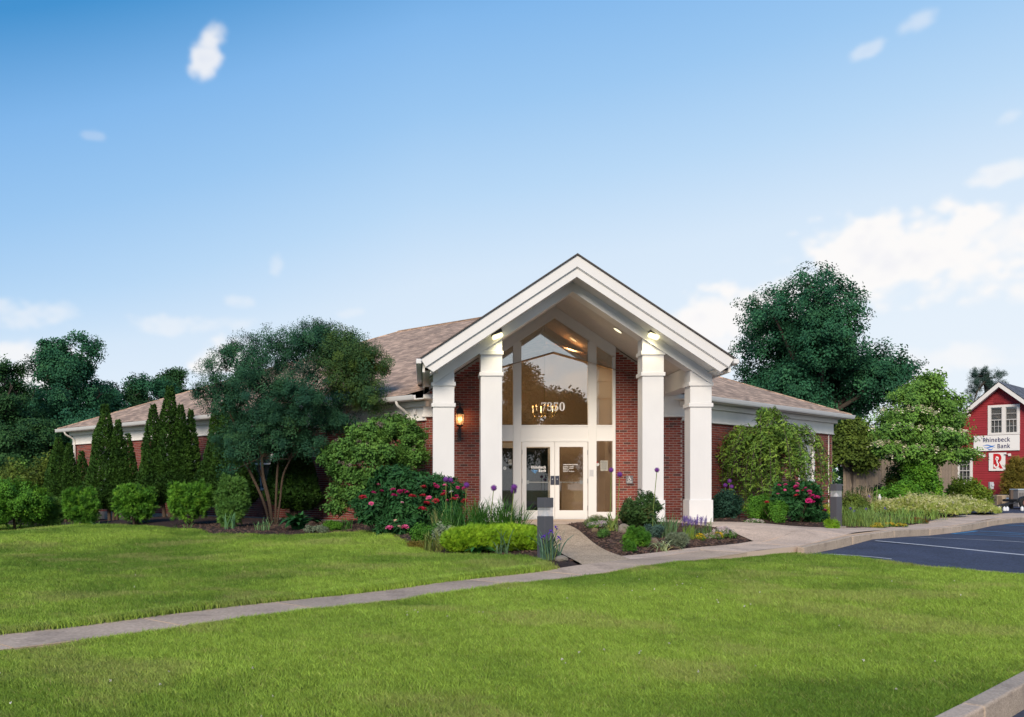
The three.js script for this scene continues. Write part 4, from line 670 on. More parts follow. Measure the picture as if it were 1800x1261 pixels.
// ---------------------------------------------------------------- planting along the left wing
arborvitae('small arborvitae of three spires at the far left end of the wing', (-13.882), -37.5, [[-0.2, 0, 3.6, 0.72], [0.3, 0.25, 3.35, 0.5], [0.72, 0.1, 3.0, 0.52]], 31, 'arborvitae along the left wing');
arborvitae('tall arborvitae with slim twin side spires between far corner and wing windows', (-11.301), -35.2, [[-0.24, 0, 4.75, 0.84], [0.3, 0.2, 4.1, 0.56], [0.62, 0.1, 3.55, 0.56]], 32, 'arborvitae along the left wing');
arborvitae('tall four-spired arborvitae left of the dark multi-stem tree', (-8.626), -33, [[0, 0, 4.95, 0.82], [-0.5, 0.2, 4.25, 0.62], [0.42, 0.15, 4.25, 0.55], [0.7, -0.1, 4.1, 0.45]], 33, 'arborvitae along the left wing');
arborvitae('dark arborvitae behind the left half of the multi-stem tree', (-6.258), -31.2, [[0, 0, 4.5, 0.8], [-0.4, 0.1, 3.9, 0.6], [0.4, 0.1, 3.8, 0.6]], 34, 'arborvitae along the left wing');
arborvitae('dark arborvitae behind the trunks of the multi-stem tree', (-4.033), -29.6, [[0, 0, 4.0, 0.75], [0.35, 0.15, 3.5, 0.55]], 35, 'arborvitae along the left wing');
const yew = (label, px, d, w, h, seed, more = {}) => shrub('spreading_yew', label, 'shrub', px, -d, w / 2, h, w / 2 * 0.9, { leaf: 'feather', count: 1500, scale: 1.3, palette: GREEN.yew, open: 0.3, freq: 3.2, seed, lumps: 16, vase: 1, twig: 1, bare: 0.16, group: 'clipped green shrubs along the left wing', ...more });
yew('large light green layered shrub at the left edge of the picture', (-13.035), 31, 2.4, 1.5, 41, { count: 2600, leaf: 'small', palette: GREEN.yew, scale: 1.3 });
yew('narrow dark green shrub between the large left shrub and the rounded ones', (-12.103), 31.5, 0.9, 0.95, 42, { palette: GREEN.mid, count: 900 });
yew('rounded light green shrub, leftmost of the three alike', (-10.737), 30.5, 1.12, 1.0, 43);
yew('rounded light green shrub, middle of the three alike', (-8.704), 29.3, 1.2, 1.06, 44);
yew('rounded light green shrub, nearest of the three alike to the multi-stem tree', (-6.794), 28.2, 1.2, 1.06, 45);
shrub('juniper_bush', 'upright fine-needled green bush at the front of the bed left of the tree', 'shrub', (-5.282), -26.8, 0.5, 1.3, 0.48, { leaf: 'feather', count: 1300, palette: GREEN.mid, scale: 1.1, seed: 46, bare: 0.02, lumps: 9 });
yew('low green shrub far left beyond the corner of the bank', (-13.609), 30.5, 2.0, 1.5, 47, { count: 900 });
// the dark multi-stem tree
{
  const d = 28.2, bx = (-4.337), s = d / 1710, B = (px, py, r, dz = 0) => [(px - 745) * s - bx, 0.86 + (858 - py) * s - G(bx, -d), dz, r * s * 1.05, r * s * 0.8, r * s];
  const blobs = [B(420, 660, 62, 0.3), B(405, 618, 22), B(480, 620, 58, -0.3), B(545, 610, 52, 0.2), B(590, 606, 40, -0.2), B(605, 630, 34, 0.3), B(628, 655, 30, 0.2), B(625, 700, 30, 0.2), B(560, 690, 66, 0.3), B(470, 700, 66, 0.6), B(395, 705, 44, 0.1), B(520, 750, 52, 0.2), B(440, 755, 46, -0.2), B(610, 730, 34, 0.3), B(375, 655, 26, 0.2), B(560, 585, 24), B(580, 740, 40), B(405, 780, 34), B(470, 745, 40, 0.8), B(520, 715, 46, 0.9), B(500, 785, 34, 0.6), B(560, 790, 30, 0.5), B(440, 800, 32, 0.5), B(410, 830, 22, 0.4), B(365, 690, 22, 0.3)];
  const t = thing('multi_stem_tree', 'dark fine-leaved multi-stem tree in front of the left wing', 'tree', [bx, G(bx, -d) + 0.02, -d]);
  const gs = [], rnd = RNG(51), fork = [];
  [[-0.85, 1.9, 0.1], [-0.3, 2.0, 0.35], [0.12, 2.1, -0.1], [0.5, 1.95, 0.2], [-0.55, 2.05, -0.3]].forEach(([x, y, z], i) => { const p = tube([V(x * 0.12, -0.1, z * 0.12), V(x * 0.35, 0.7, z * 0.4), V(x * 0.7 + (rnd() - 0.5) * 0.15, 1.5, z * 0.8), V(x, y, z)], 0.042 - i * 0.004, 14, 7); gs.push(p); fork.push(V(x, y, z)); });
  blobs.forEach((b, i) => { const c = V(b[0], b[1], b[2]), f = fork[i % 5], m = f.clone().lerp(c, 0.5).add(V(0, 0.2, 0)); gs.push(limb(f, m, 0.032, 0.022), limb(m, c, 0.022, 0.012)); for (let k = 0; k < 5; k++) { const p = ballPoint(rnd); gs.push(limb(c, c.clone().add(V(p[0] * b[3], p[1] * b[4], p[2] * b[5])), 0.01, 0.003, 4)); } });
  obj('trunk', gs, BARK.brown, t); const warm = [B(605, 612, 40, 0.3), B(632, 628, 36, 0.6), B(652, 648, 32, 0.8), B(640, 690, 38, 0.7), B(610, 660, 44, 0.8), B(655, 710, 26, 0.9), B(600, 640, 40, 0.9)];
  foliage('crown', LEAF.fine, mixFill(warm, 1700, 0.9, 60, { per: 9, flat: 0.5, reach: 0.8, rise: 0.12, open: 0.3, freq: 1.5 }), [[0.03, 0.085, 0.036], [0.05, 0.105, 0.03], [0.075, 0.13, 0.026], [0.12, 0.17, 0.03]], t, 62);
  foliage('crown', LEAF.fine, mixFill(blobs, 7000, 0.88, 55, { per: 9, flat: 0.75, reach: 0.72, rise: 0.2, open: 0.32, freq: 1.2 }, 0.3), GREEN.blue, t, 56);
}
// viburnum by the portico, hosta and small things under it
{
  const d = 26, bx = (-1.368), s = d / 1710, y0 = soil(bx, -d), B = (px, py, w, h, dz = 0) => [(px - 745) * s - bx, 0.86 + (858 - py) * s - y0, dz, w * s, h * s, w * s * 0.9];
  const blobs = [B(690, 752, 42, 22, -0.1), B(650, 768, 36, 22, 0.2), B(722, 768, 28, 22, 0.1), B(605, 795, 34, 20, 0.1), B(662, 800, 48, 22, 0.4), B(722, 805, 30, 18, 0.2), B(615, 832, 36, 18, 0.3), B(662, 842, 42, 18, 0.5), B(708, 838, 32, 16, 0.4), B(604, 868, 24, 15, 0.2), B(640, 872, 34, 15, 0.5), B(592, 893, 18, 9, 0.3), B(685, 870, 30, 16, 0.4), B(582, 810, 18, 12, 0)];
  const t = thing('viburnum', 'tall broad-leaved viburnum beside the left outer column', 'shrub', [bx, y0, -d]), rnd = RNG(61), gs = [];
  blobs.forEach((b, i) => { const a = i * 2.4, m = V(b[0] * 0.45 + Math.cos(a) * 0.1, b[1] * 0.55, b[2] * 0.5); gs.push(limb(V(Math.cos(a) * 0.12, -0.08, Math.sin(a) * 0.12), m, 0.028, 0.02), limb(m, V(b[0], b[1], b[2]), 0.02, 0.01)); for (let k = 0; k < 4; k++) { const p = ballPoint(rnd); gs.push(limb(V(b[0], b[1], b[2]), V(b[0] + p[0] * b[3], b[1] + p[1] * b[4], b[2] + p[2] * b[5]), 0.009, 0.004, 4)); } });
  obj('stems', gs, BARK.brown, t);
  foliage('foliage', LEAF.broad2, mixFill(blobs, 2200, 0.9, 64, { per: 6, flat: 0.7, reach: 0.6, open: 0.26, freq: 1.6 }), GREEN.mid, t, 65);
  const g = leafClump(26, 0.03, 0.03, 0.05, 63), list = []; for (let i = 0; i < 40; i++) { const b = blobs[Math.floor(rnd() * 9)]; list.push([b[0] + (rnd() - 0.5) * b[3] * 1.4, b[1] + b[4] * (0.6 + 0.4 * rnd()), b[2] + b[5] * (0.3 + 0.5 * rnd()), 0, 1, 0.3, 1, rnd()]); }
  foliage('faded_flower_clusters', g, list, [[0.2, 0.15, 0.13], [0.28, 0.23, 0.2]], t, 66);
}
const hosta = (label, x, d, w, seed, col = [0.04, 0.13, 0.035], n = 26) => { const t = thing('hosta', label, 'plant', [x, soil(x, -d), -d], 0, 'hostas'); raw('leaves', straps(n, w * 0.62, w * 0.2, w * 0.15, 1.15, seed, 0.9), leafOf(...col), t); raw('inner_leaves', straps(10, w * 0.5, w * 0.17, w * 0.1, 0.5, seed + 1, 0.7), leafOf(col[0] * 1.3, col[1] * 1.2, col[2]), t); return t; };
hosta('dark green hosta at the foot of the multi-stem tree', (-3.309), 25.6, 1.05, 71, [0.025, 0.1, 0.03], 40);
strapPlant('iris_clump', 'sparse grey green iris leaves at the bed edge left of the tree trunks', 'plant', (-4.204), -25.4, 22, 0.42, 0.025, 0.35, 0.5, [0.1, 0.2, 0.08], 72);
strapPlant('iris_clump', 'upright iris leaves in front of the fine-needled bush', 'plant', (-5.145), -25.8, 20, 0.5, 0.026, 0.25, 0.3, [0.09, 0.2, 0.09], 73);
strapPlant('daylily_clump', 'strappy daylily leaves on the mulch below the viburnum', 'plant', (-1.966), -24.9, 34, 0.5, 0.022, 0.25, 0.7, [0.06, 0.17, 0.03], 74);
shrub('low_cushion_plant', 'grey green cushion plant at the lawn edge left of the daylily', 'plant', (-2.719), -24.6, 0.3, 0.16, 0.25, { leaf: 'small', count: 150, scale: 0.7, palette: GREEN.grey, seed: 75, bare: 0, stems: 2 });
shrub('low_cushion_plant', 'bright green cushion plant just left of the daylily leaves', 'plant', (-2.330), -24.9, 0.28, 0.2, 0.25, { leaf: 'small', count: 150, scale: 0.7, palette: GREEN.yew, seed: 76, bare: 0, stems: 2 });
for (const [px, d, s, l] of [[(-10.732), 29.6, 77, 'thin leafy stems below the leftmost rounded shrub'], [(-9.682), 29.2, 78, 'thin leafy stems between the leftmost and middle rounded shrubs'], [(-6.717), 26.9, 79, 'thin leafy stems on the mulch below the nearest rounded shrub']]) strapPlant('bed_perennial', l, 'plant', px, -d, 18, 0.36, 0.02, 0.5, 0.8, [0.1, 0.18, 0.05], s, 'thin perennials at the bed edge');

// ---------------------------------------------------------------- peonies and the bed left of the path
function peony(label, x, d, rx, ry, rz, blooms, seed, count) {
  const t = shrub('peony_bush', label, 'shrub', x, -d, rx, ry, rz, { leaf: 'long', count, scale: 1.0, palette: GREEN.peony, open: 0.28, freq: 2, seed, lumps: 12, bare: 0.02, stems: 10 }), rnd = RNG(seed), y0 = soil(x, -d);
  for (const [bx, by, bz, r, mat] of blooms) { const f = flower('bloom', petalBall, PET[mat], r * 1.2, (bx - x) * 1.0, by - y0, bz + d + 0.12, t, rnd); }
  return t;
}
{ // blooms as x, y, z, radius, colour
  const B = (list, d) => list.map(([px, py, dz, r, m]) => [(px - 745) / 1710 * (d - dz), 0.86 + (858 - py) / 1710 * (d - dz), -(d - dz), r, m]);
  peony('large peony bush with crimson and magenta blooms before the left columns', (-0.268), 22.9, 1.42, 1.34, 1.0, B([[638, 876, 0.9, 0.095, 'crimson'], [657, 867, 0.8, 0.06, 'magenta'], [653, 886, 1, 0.055, 'rose'], [671, 864, 0.6, 0.05, 'magenta'], [691, 862, 0.8, 0.07, 'magenta'], [693, 872, 0.9, 0.075, 'magenta'], [703, 865, 0.8, 0.06, 'magenta'], [710, 863, 0.7, 0.055, 'magenta'], [715, 866, 0.7, 0.05, 'magenta'], [725, 874, 1, 0.09, 'crimson'], [744, 858, 0.6, 0.08, 'crimson'], [743, 873, 0.9, 0.08, 'crimson'], [750, 886, 1.0, 0.085, 'crimson'], [754, 876, 0.9, 0.065, 'rose'], [766, 882, 1.0, 0.08, 'crimson'], [767, 856, 0.4, 0.065, 'magenta'], [764, 852, 0.4, 0.05, 'magenta'], [780, 870, 0.9, 0.07, 'crimson'], [782, 855, 0.4, 0.06, 'rose'], [798, 879, 1, 0.085, 'crimson'], [804, 877, 0.9, 0.06, 'magenta'], [802, 873, 0.8, 0.055, 'magenta'], [817, 882, 0.6, 0.085, 'crimson'], [816, 859, 0.5, 0.055, 'magenta'], [804, 858, 0.4, 0.045, 'magenta'], [797, 850, 0.3, 0.04, 'magenta'], [786, 881, 0.9, 0.045, 'magenta'], [726, 850, 0.3, 0.06, 'crimson'], [697, 853, 0.2, 0.04, 'magenta'], [666, 853, 0.2, 0.045, 'rose'], [743, 896, 1.1, 0.09, 'crimson'], [781, 865, 0.5, 0.05, 'magenta'], [793, 866, 0.7, 0.055, 'white'], [707, 884, 1.0, 0.04, 'pink']], 22.9), 81, 2600);
  peony('row of pale pink and peach peony blooms drooping over the dark mulch', (-0.553), 22.0, 0.5, 0.32, 0.32, B([[685, 929, 0.25, 0.085, 'rose'], [705, 905, -0.2, 0.08, 'pink'], [696, 917, 0, 0.065, 'peach'], [702, 926, 0.2, 0.06, 'peach'], [708, 927, 0.2, 0.055, 'rose'], [713, 927, 0.22, 0.072, 'rose']], 22.0), 82, 260);
  peony('peony bush with magenta blooms in front of the weeping tree', 9.913, 25.8, 0.72, 1.05, 0.6, B([[1367, 854, 0.3, 0.05, 'magenta'], [1378, 853, 0.3, 0.055, 'magenta'], [1397, 857, 0.4, 0.075, 'magenta'], [1399, 851, 0.3, 0.05, 'rose'], [1397, 872, 0.55, 0.07, 'crimson'], [1345, 884, 0.5, 0.065, 'crimson'], [1413, 859, 0.3, 0.05, 'magenta'], [1420, 865, 0.5, 0.065, 'magenta'], [1425, 873, 0.5, 0.075, 'magenta'], [1433, 876, 0.4, 0.09, 'magenta'], [1419, 881, 0.55, 0.08, 'magenta'], [1426, 884, 0.5, 0.07, 'magenta'], [1421, 869, 0.5, 0.05, 'rose'], [1399, 864, 0.5, 0.045, 'rose'], [1365, 869, 0.4, 0.04, 'rose'], [1377, 862, 0.4, 0.035, 'rose'], [1408, 863, 0.4, 0.04, 'crimson'], [1447, 898, 0.3, 0.055, 'magenta']], 25.8), 83, 1100);
}
// a low, soft, lime green hedge
{
  const x = 1.288, d = 18.2, t = thing('lime_hedge', 'low billowing lime green hedge in front of the doors', 'hedge', [x, soil(x, -d), -d]), rnd = RNG(91), list = [];
  const blobs = [[-0.6, 0.18, 0, 0.34, 0.2, 0.42], [-0.3, 0.22, 0.05, 0.34, 0.22, 0.45], [0.02, 0.21, 0, 0.34, 0.22, 0.45], [0.33, 0.23, 0.04, 0.34, 0.22, 0.45], [0.62, 0.21, 0, 0.32, 0.2, 0.42]];
  obj('stems', Array.from({ length: 16 }, (_, i) => { const u = -0.75 + i * 0.1; return limb(V(u, -0.04, (rnd() - 0.5) * 0.3), V(u + (rnd() - 0.5) * 0.2, 0.28, (rnd() - 0.5) * 0.6), 0.006, 0.003, 4); }), BARK.brown, t);
  for (let i = 0; i < 5200; i++) { const b = blobs[Math.floor(rnd() * 5)], p = ballPoint(rnd), l = Math.hypot(...p) || 1, f = Math.pow(l, 0.35) / l; list.push([b[0] + p[0] * f * b[3], Math.max(0.02, b[1] + p[1] * f * b[4]), b[2] + p[2] * f * b[5], p[0] / l, p[1] / l + 0.75, p[2] / l, 0.62, clamp(0.5 + (fbm(p[0] * 2 + b[0] * 4, p[1] * 3, p[2] * 2, 2) - 0.5) * 1.6 + (rnd() - 0.5) * 0.5, 0, 1)]); }
  foliage('foliage', LEAF.tuft, list, GREEN.lime, t, 92, LM.leaf, 0.35);
}
strapPlant('daylily_bank', 'broad mass of dark green grassy daylily leaves behind the lime hedge, left part', 'plant', 0.843, -20.6, 260, 0.98, 0.016, 0.85, 0.5, [0.035, 0.12, 0.018], 93, 'daylily mass behind the hedge');
strapPlant('daylily_bank', 'dark green grassy daylily leaves at the foot of the left inner column', 'plant', 1.423, -20.8, 280, 0.98, 0.015, 0.8, 0.5, [0.05, 0.155, 0.02], 94, 'daylily mass behind the hedge');
strapPlant('daylily_bank', 'dark green grassy daylily leaves right of the left inner column beside the path', 'plant', 1.901, -20.7, 170, 0.88, 0.015, 0.5, 0.55, [0.05, 0.15, 0.022], 95, 'daylily mass behind the hedge');
shrub('boxwood', 'small rounded dark green boxwood left of the lime hedge', 'shrub', 0.012, -19.8, 0.34, 0.42, 0.34, { leaf: 'small', count: 420, scale: 0.75, palette: GREEN.yew, seed: 96, bare: 0, open: 0.2 });
shrub('boxwood', 'low green mound tucked between boxwood and lime hedge', 'shrub', 0.354, -20.2, 0.3, 0.36, 0.3, { leaf: 'small', count: 260, scale: 0.75, palette: GREEN.mid, seed: 97, bare: 0 });
shrub('rusty_perennial', 'low rusty orange-leaved perennial below the dark boxwood', 'plant', (-0.112), -19.2, 0.24, 0.16, 0.2, { leaf: 'small', count: 170, scale: 0.6, palette: GREEN.warm, seed: 98, bare: 0, stems: 3 });
strapPlant('iris_fan', 'yellowing iris fan at the left end of the lime hedge', 'plant', 0.196, -18.6, 46, 0.5, 0.026, 0.36, 0.4, [0.13, 0.17, 0.04], 99);
strapPlant('iris_fan', 'tall yellow-green iris leaves behind the boxwood', 'plant', 0.306, -20.9, 26, 0.72, 0.036, 0.2, 0.45, [0.17, 0.2, 0.07], 100);
shrub('silver_perennial', 'silvery leafed perennial between boxwood and lime hedge', 'plant', 0.420, -19.4, 0.25, 0.36, 0.22, { leaf: 'broad2', count: 60, scale: 0.7, palette: GREEN.grey, seed: 101, bare: 0, stems: 4 });
strapPlant('iris_fan', 'arching grey green iris leaves in front of the lime hedge', 'plant', 1.432, -17.75, 30, 0.62, 0.024, 0.2, 0.6, [0.1, 0.19, 0.1], 102);
hosta('low dark leafy clump at the foot of the lime hedge', 0.968, 17.8, 0.5, 103, [0.04, 0.14, 0.03], 26);
{ // irises in flower round the bollard
  const x = 2.145, z = -16.55, t = thing('flowering_iris', 'blue-green irises with violet flowers growing round the near bollard', 'plant', [x, soil(x, z), z]), rnd = RNG(105);
  raw('leaves', straps(54, 0.62, 0.024, 0.34, 0.5, 106), leafOf(0.085, 0.17, 0.11), t);
  for (const [dx, h, dz] of [[-0.07, 0.4, 0.12], [-0.0, 0.47, 0.15], [0.14, 0.36, 0.1], [0.11, 0.52, -0.02], [-0.13, 0.38, 0.1]]) { raw('flower_stem', tube([V(dx * 0.4, 0, dz), V(dx * 0.8, h * 0.6, dz), V(dx, h, dz)], 0.005, 6, 5), stemGreen, t); irisFlower(t, dx, h + 0.01, dz, 0.055, PET.iris, rnd); }
}
// alliums stand singly
[['allium globe furthest left, in front of the left outer column', 784, 843, 21.6, 0.068, 0.02], ['allium globe touching the leftmost one, in front of the left outer column', 792, 844.5, 21.8, 0.064, 0.03], ['allium globe on thin stem against the brick between the left columns', 820, 853, 21.4, 0.066, -0.06], ['allium globe leaning before the base of the left inner column', 868, 858, 20.5, 0.068, -0.12], ['upper allium globe beside the dark left sidelight', 904, 856.5, 20.3, 0.07, -0.1], ['lower allium globe overlapping the one beside the dark left sidelight', 903, 863, 20.5, 0.068, -0.07],
  ['tall allium globe left of the grey access sign', 1074.5, 826.5, 20.9, 0.056, -0.05], ['allium globe just left of and below the access sign height', 1089.5, 834.5, 20.7, 0.06, -0.06], ['lone allium globe before the right inner column', 1155, 826.5, 20.6, 0.055, -0.1], ['upper allium globe of three right of the right outer column', 1282.5, 846, 26.2, 0.06, 0], ['left allium globe of three right of the right outer column', 1275, 853.5, 26.2, 0.06, 0], ['lowest allium globe of three right of the right outer column', 1286, 856, 26.1, 0.06, 0.02]]
  .forEach(([l, px, py, d, r, lean], i) => allium('purple ' + l, (px - 745) / 1710 * d, 0.86 + (858 - py) / 1710 * d, -d, r, 110 + i, lean));

// ---------------------------------------------------------------- the island bed between path and walk
shrub('nandina', 'dark reddish-tipped nandina bush before the right inner column', 'shrub', 4.751, -21.1, 0.5, 0.78, 0.45, { leaf: 'long', count: 620, scale: 0.62, palette: [[0.03, 0.07, 0.02], [0.045, 0.1, 0.025], [0.12, 0.08, 0.03]], seed: 121, bare: 0.05, open: 0.42, lumps: 14 });
shrub('boxwood', 'round bright green dwarf shrub on the island bed', 'shrub', 4.145, -18.9, 0.25, 0.36, 0.24, { leaf: 'feather', count: 520, scale: 0.62, palette: GREEN.yew, seed: 122, bare: 0, open: 0.2 });
shrub('boxwood', 'smaller green ball shrub at the front of the island bed', 'shrub', 3.874, -18.3, 0.12, 0.19, 0.12, { leaf: 'feather', count: 170, scale: 0.42, palette: GREEN.yew, seed: 123, bare: 0, open: 0.2 });
strapPlant('variegated_lily', 'cream-striped strappy leaves sprawling at the front of the island bed', 'plant', 4.609, -18.75, 44, 0.42, 0.022, 0.2, 1.25, [0.3, 0.36, 0.18], 124, undefined, 1.3);
strapPlant('iris_clump', 'upright grey green iris blades in the middle of the island bed', 'plant', 5.019, -20.1, 60, 0.62, 0.018, 0.4, 0.35, [0.09, 0.17, 0.07], 125);
shrub('grey_cushion', 'silver grey dome of lavender foliage at the island bed edge', 'plant', 5.010, -19.25, 0.24, 0.24, 0.2, { leaf: 'feather', count: 520, scale: 0.55, palette: GREEN.grey, seed: 126, bare: 0, open: 0.15, stems: 3 });
shrub('blue_perennial', 'dusty blue-green perennial behind the bright dwarf shrub', 'plant', 4.713, -19.9, 0.22, 0.34, 0.2, { leaf: 'small', count: 220, scale: 0.6, palette: [[0.05, 0.1, 0.08], [0.09, 0.15, 0.12]], seed: 127, bare: 0, stems: 4 });
strapPlant('lily_stalk', 'pale broad-leaved lily shoots at the left tip of the island bed', 'plant', 4.046, -20.9, 16, 0.55, 0.055, 0.1, 0.55, [0.2, 0.28, 0.07], 128);
function flowerMat(name, label, px, d, rx, h, rz, pal, seed, count, geo = LEAF.small, gsc = 0.5, green = GREEN.mid) {
  const t = thing(name, label, 'flower', [px, soil(px, -d), -d]), rnd = RNG(seed), a = [], b = [];
  for (let i = 0; i < count; i++) { const q = Math.sqrt(rnd()), f = rnd() * 6.283, x = Math.cos(f) * q * rx, z = Math.sin(f) * q * rz, y = h * Math.sqrt(Math.max(0.05, 1 - q * q)) * (0.7 + 0.3 * rnd()) * (rx > 1 ? 0.35 + 1.25 * fbm(x * 2.2 + px, z * 2.2, 4, 3) : 1); (i % 2 ? a : b).push([x, i % 2 ? y : y * 0.7, z, x / rx * 0.7, 1, z / rz * 0.7, i % 2 ? 1 : gsc, rnd()]); }
  foliage('foliage', geo, b, green, t, seed + 1); foliage('blossom', floret, a, pal, t, seed + 2); return t;
}
const floret = leafClump(14, 0.018, 0.018, 0.03, 131, 0, 1);
flowerMat('creeping_phlox', 'pale mauve creeping flowers at the left tip of the island bed', 3.961, 21.5, 0.36, 0.12, 0.3, [[0.42, 0.32, 0.36], [0.6, 0.5, 0.55]], 132, 420);
flowerMat('creeping_phlox', 'pale pink flower cushion at the right end of the island bed', 6.429, 20.9, 0.26, 0.2, 0.22, [[0.5, 0.4, 0.42], [0.66, 0.56, 0.58]], 133, 420);
flowerMat('creeping_phlox', 'pale pink flower patch on the mulch beside the right outer column', 8.460, 24.9, 0.24, 0.09, 0.16, [[0.55, 0.42, 0.46], [0.7, 0.58, 0.62]], 134, 240);
flowerMat('pansy_patch', 'deep yellow pansies right of the lavender, left patch', 5.764, 20.3, 0.1, 0.13, 0.08, [[0.6, 0.36, 0.01], [0.75, 0.5, 0.02]], 135, 110);
flowerMat('pansy_patch', 'deep yellow pansies at the foot of the pale pink cushion', 6.271, 20.7, 0.09, 0.12, 0.08, [[0.6, 0.36, 0.01], [0.75, 0.5, 0.02]], 136, 100);
flowerMat('bedding_flowers', 'low mixed white and red bedding flowers between the pansies', 6.084, 20.6, 0.2, 0.1, 0.14, [[0.3, 0.03, 0.03], [0.6, 0.5, 0.5], [0.1, 0.16, 0.03]], 137, 180);
flowerMat('bedding_flowers', 'small pale flowers at the foot of the lily shoots', 3.906, 21.9, 0.3, 0.22, 0.16, [[0.4, 0.38, 0.3], [0.2, 0.24, 0.08]], 138, 240);
{ // lavender spikes
  const x = 5.734, z = -20.6, t = thing('lavender', 'violet-blue lavender spikes in front of the right outer column', 'flower', [x, soil(x, z), z]), rnd = RNG(140), list = [];
  raw('stems', straps(60, 0.34, 0.006, 0.36, 0.4, 141), leafOf(0.12, 0.18, 0.09), t); raw('leaves', straps(40, 0.2, 0.012, 0.4, 0.5, 142), leafOf(0.12, 0.24, 0.06), t);
  for (let i = 0; i < 420; i++) { const k = Math.floor(i / 7), h = RNG(k + 7), a = h() * 6.283, q = Math.sqrt(h()) * 0.25; list.push([Math.cos(a) * q, 0.2 + h() * 0.14 + (i % 7) * 0.016, Math.sin(a) * q, 0, 1, 0, 0.6, rnd()]); }
  foliage('blossom', floret, list, [[0.14, 0.09, 0.34], [0.3, 0.2, 0.52]], t, 143);
}
strapPlant('chives_clump', 'bright green grassy clump left of the lavender', 'plant', 5.493, -20.2, 40, 0.36, 0.014, 0.2, 0.3, [0.16, 0.26, 0.04], 144);
strapPlant('grass_tuft', 'thin grassy tuft right of the lavender', 'plant', 6.099, -20.9, 26, 0.5, 0.012, 0.16, 0.5, [0.1, 0.2, 0.05], 145);
shrub('low_cushion_plant', 'small dark green cushion below the lily shoots on the island bed', 'plant', 3.763, -20.3, 0.16, 0.15, 0.14, { leaf: 'small', count: 100, scale: 0.5, palette: GREEN.mid, seed: 146, bare: 0, stems: 2 });
// rocks
function rock(label, x, d, w, h, seed, col = [0.4, 0.34, 0.27]) {
  const g = new THREE.IcosahedronGeometry(1, 3), p = g.attributes.position; for (let i = 0; i < p.count; i++) { const v = V(p.getX(i), p.getY(i), p.getZ(i)).normalize(), k = 0.75 + 0.5 * fbm(v.x * 1.6 + seed, v.y * 1.6, v.z * 1.6, 3) + 0.12 * Math.abs(fbm(v.x * 5, v.y * 5 + seed, v.z * 5, 2) - 0.5); p.setXYZ(i, v.x * k * w / 2, v.y * k * h * 0.6, v.z * k * w * 0.4); }
  g.computeVertexNormals(); const m = obj('rock', g, std(col, 0.95, { map: withRep(T.grain, 4), bumpMap: withRep(T.rough, 6), bumpScale: 0.02 })); m.position.set(x, soil(x, -d) + h * 0.3, -d); return tag(m, label, 'rock', 'garden rocks');
}
rock('pale buff rock between lily shoots and nandina on the island bed', 4.253, 20.6, 0.28, 0.2, 151, [0.5, 0.42, 0.33]);
rock('brown rock behind the striped strappy leaves on the island bed', 4.525, 19.2, 0.22, 0.16, 152, [0.36, 0.27, 0.2]);
rock('flat cream rock in the mulch corner right of the near bollard', 2.300, 16.25, 0.22, 0.1, 153, [0.5, 0.44, 0.36]);
rock('small tan rock at the left tip of the island bed', 3.696, 21.0, 0.15, 0.1, 154, [0.4, 0.3, 0.18]);

// ---------------------------------------------------------------- bollard lights
function bollard(label, x, d, turn, h = 1.06) {
  const b = thing('bollard_light', label, 'bollard', [x, soil(x, -d) - 0.02, -d], turn, 'square bollard lights'), w = 0.2, paint = std([0.085, 0.085, 0.1], 0.5, { bumpMap: withRep(T.rough, 2), bumpScale: 0.0012, map: withRep(T.fine, 1) });
  obj('footing', box(0.34, 0.08, 0.34, 0, 0.0, 0, 0.01), M.concrete, b);
  obj('post', box(w, h * 0.7, w, 0, h * 0.35 + 0.02, 0, 0.006), paint, b); obj('cap', box(w, h * 0.16, w, 0, h * 0.92 + 0.02, 0, 0.006), paint, b);
  obj('lens', box(w - 0.012, h * 0.145, w - 0.012, 0, h * 0.77 + 0.02, 0, 0.004), new THREE.MeshPhysicalMaterial({ color: rgb(0.82, 0.82, 0.84), roughness: 0.3, transmission: 0.75, thickness: 0, ior: 1.45 }), b);
  obj('reflector', lathe([[0.07, 0], [0.05, 0.05], [0.015, 0.1], [0.012, h * 0.14]], 14).translate(0, h * 0.7 + 0.022, 0), std([0.7, 0.7, 0.7], 0.4), b); return b;
}
bollard('dark grey square bollard light among irises beside the entrance path', 2.098, 16.8, 0.62); bollard('dark grey square bollard light at the walk edge in front of the right wing', 10.387, 24.5, 0.5, 1.08);

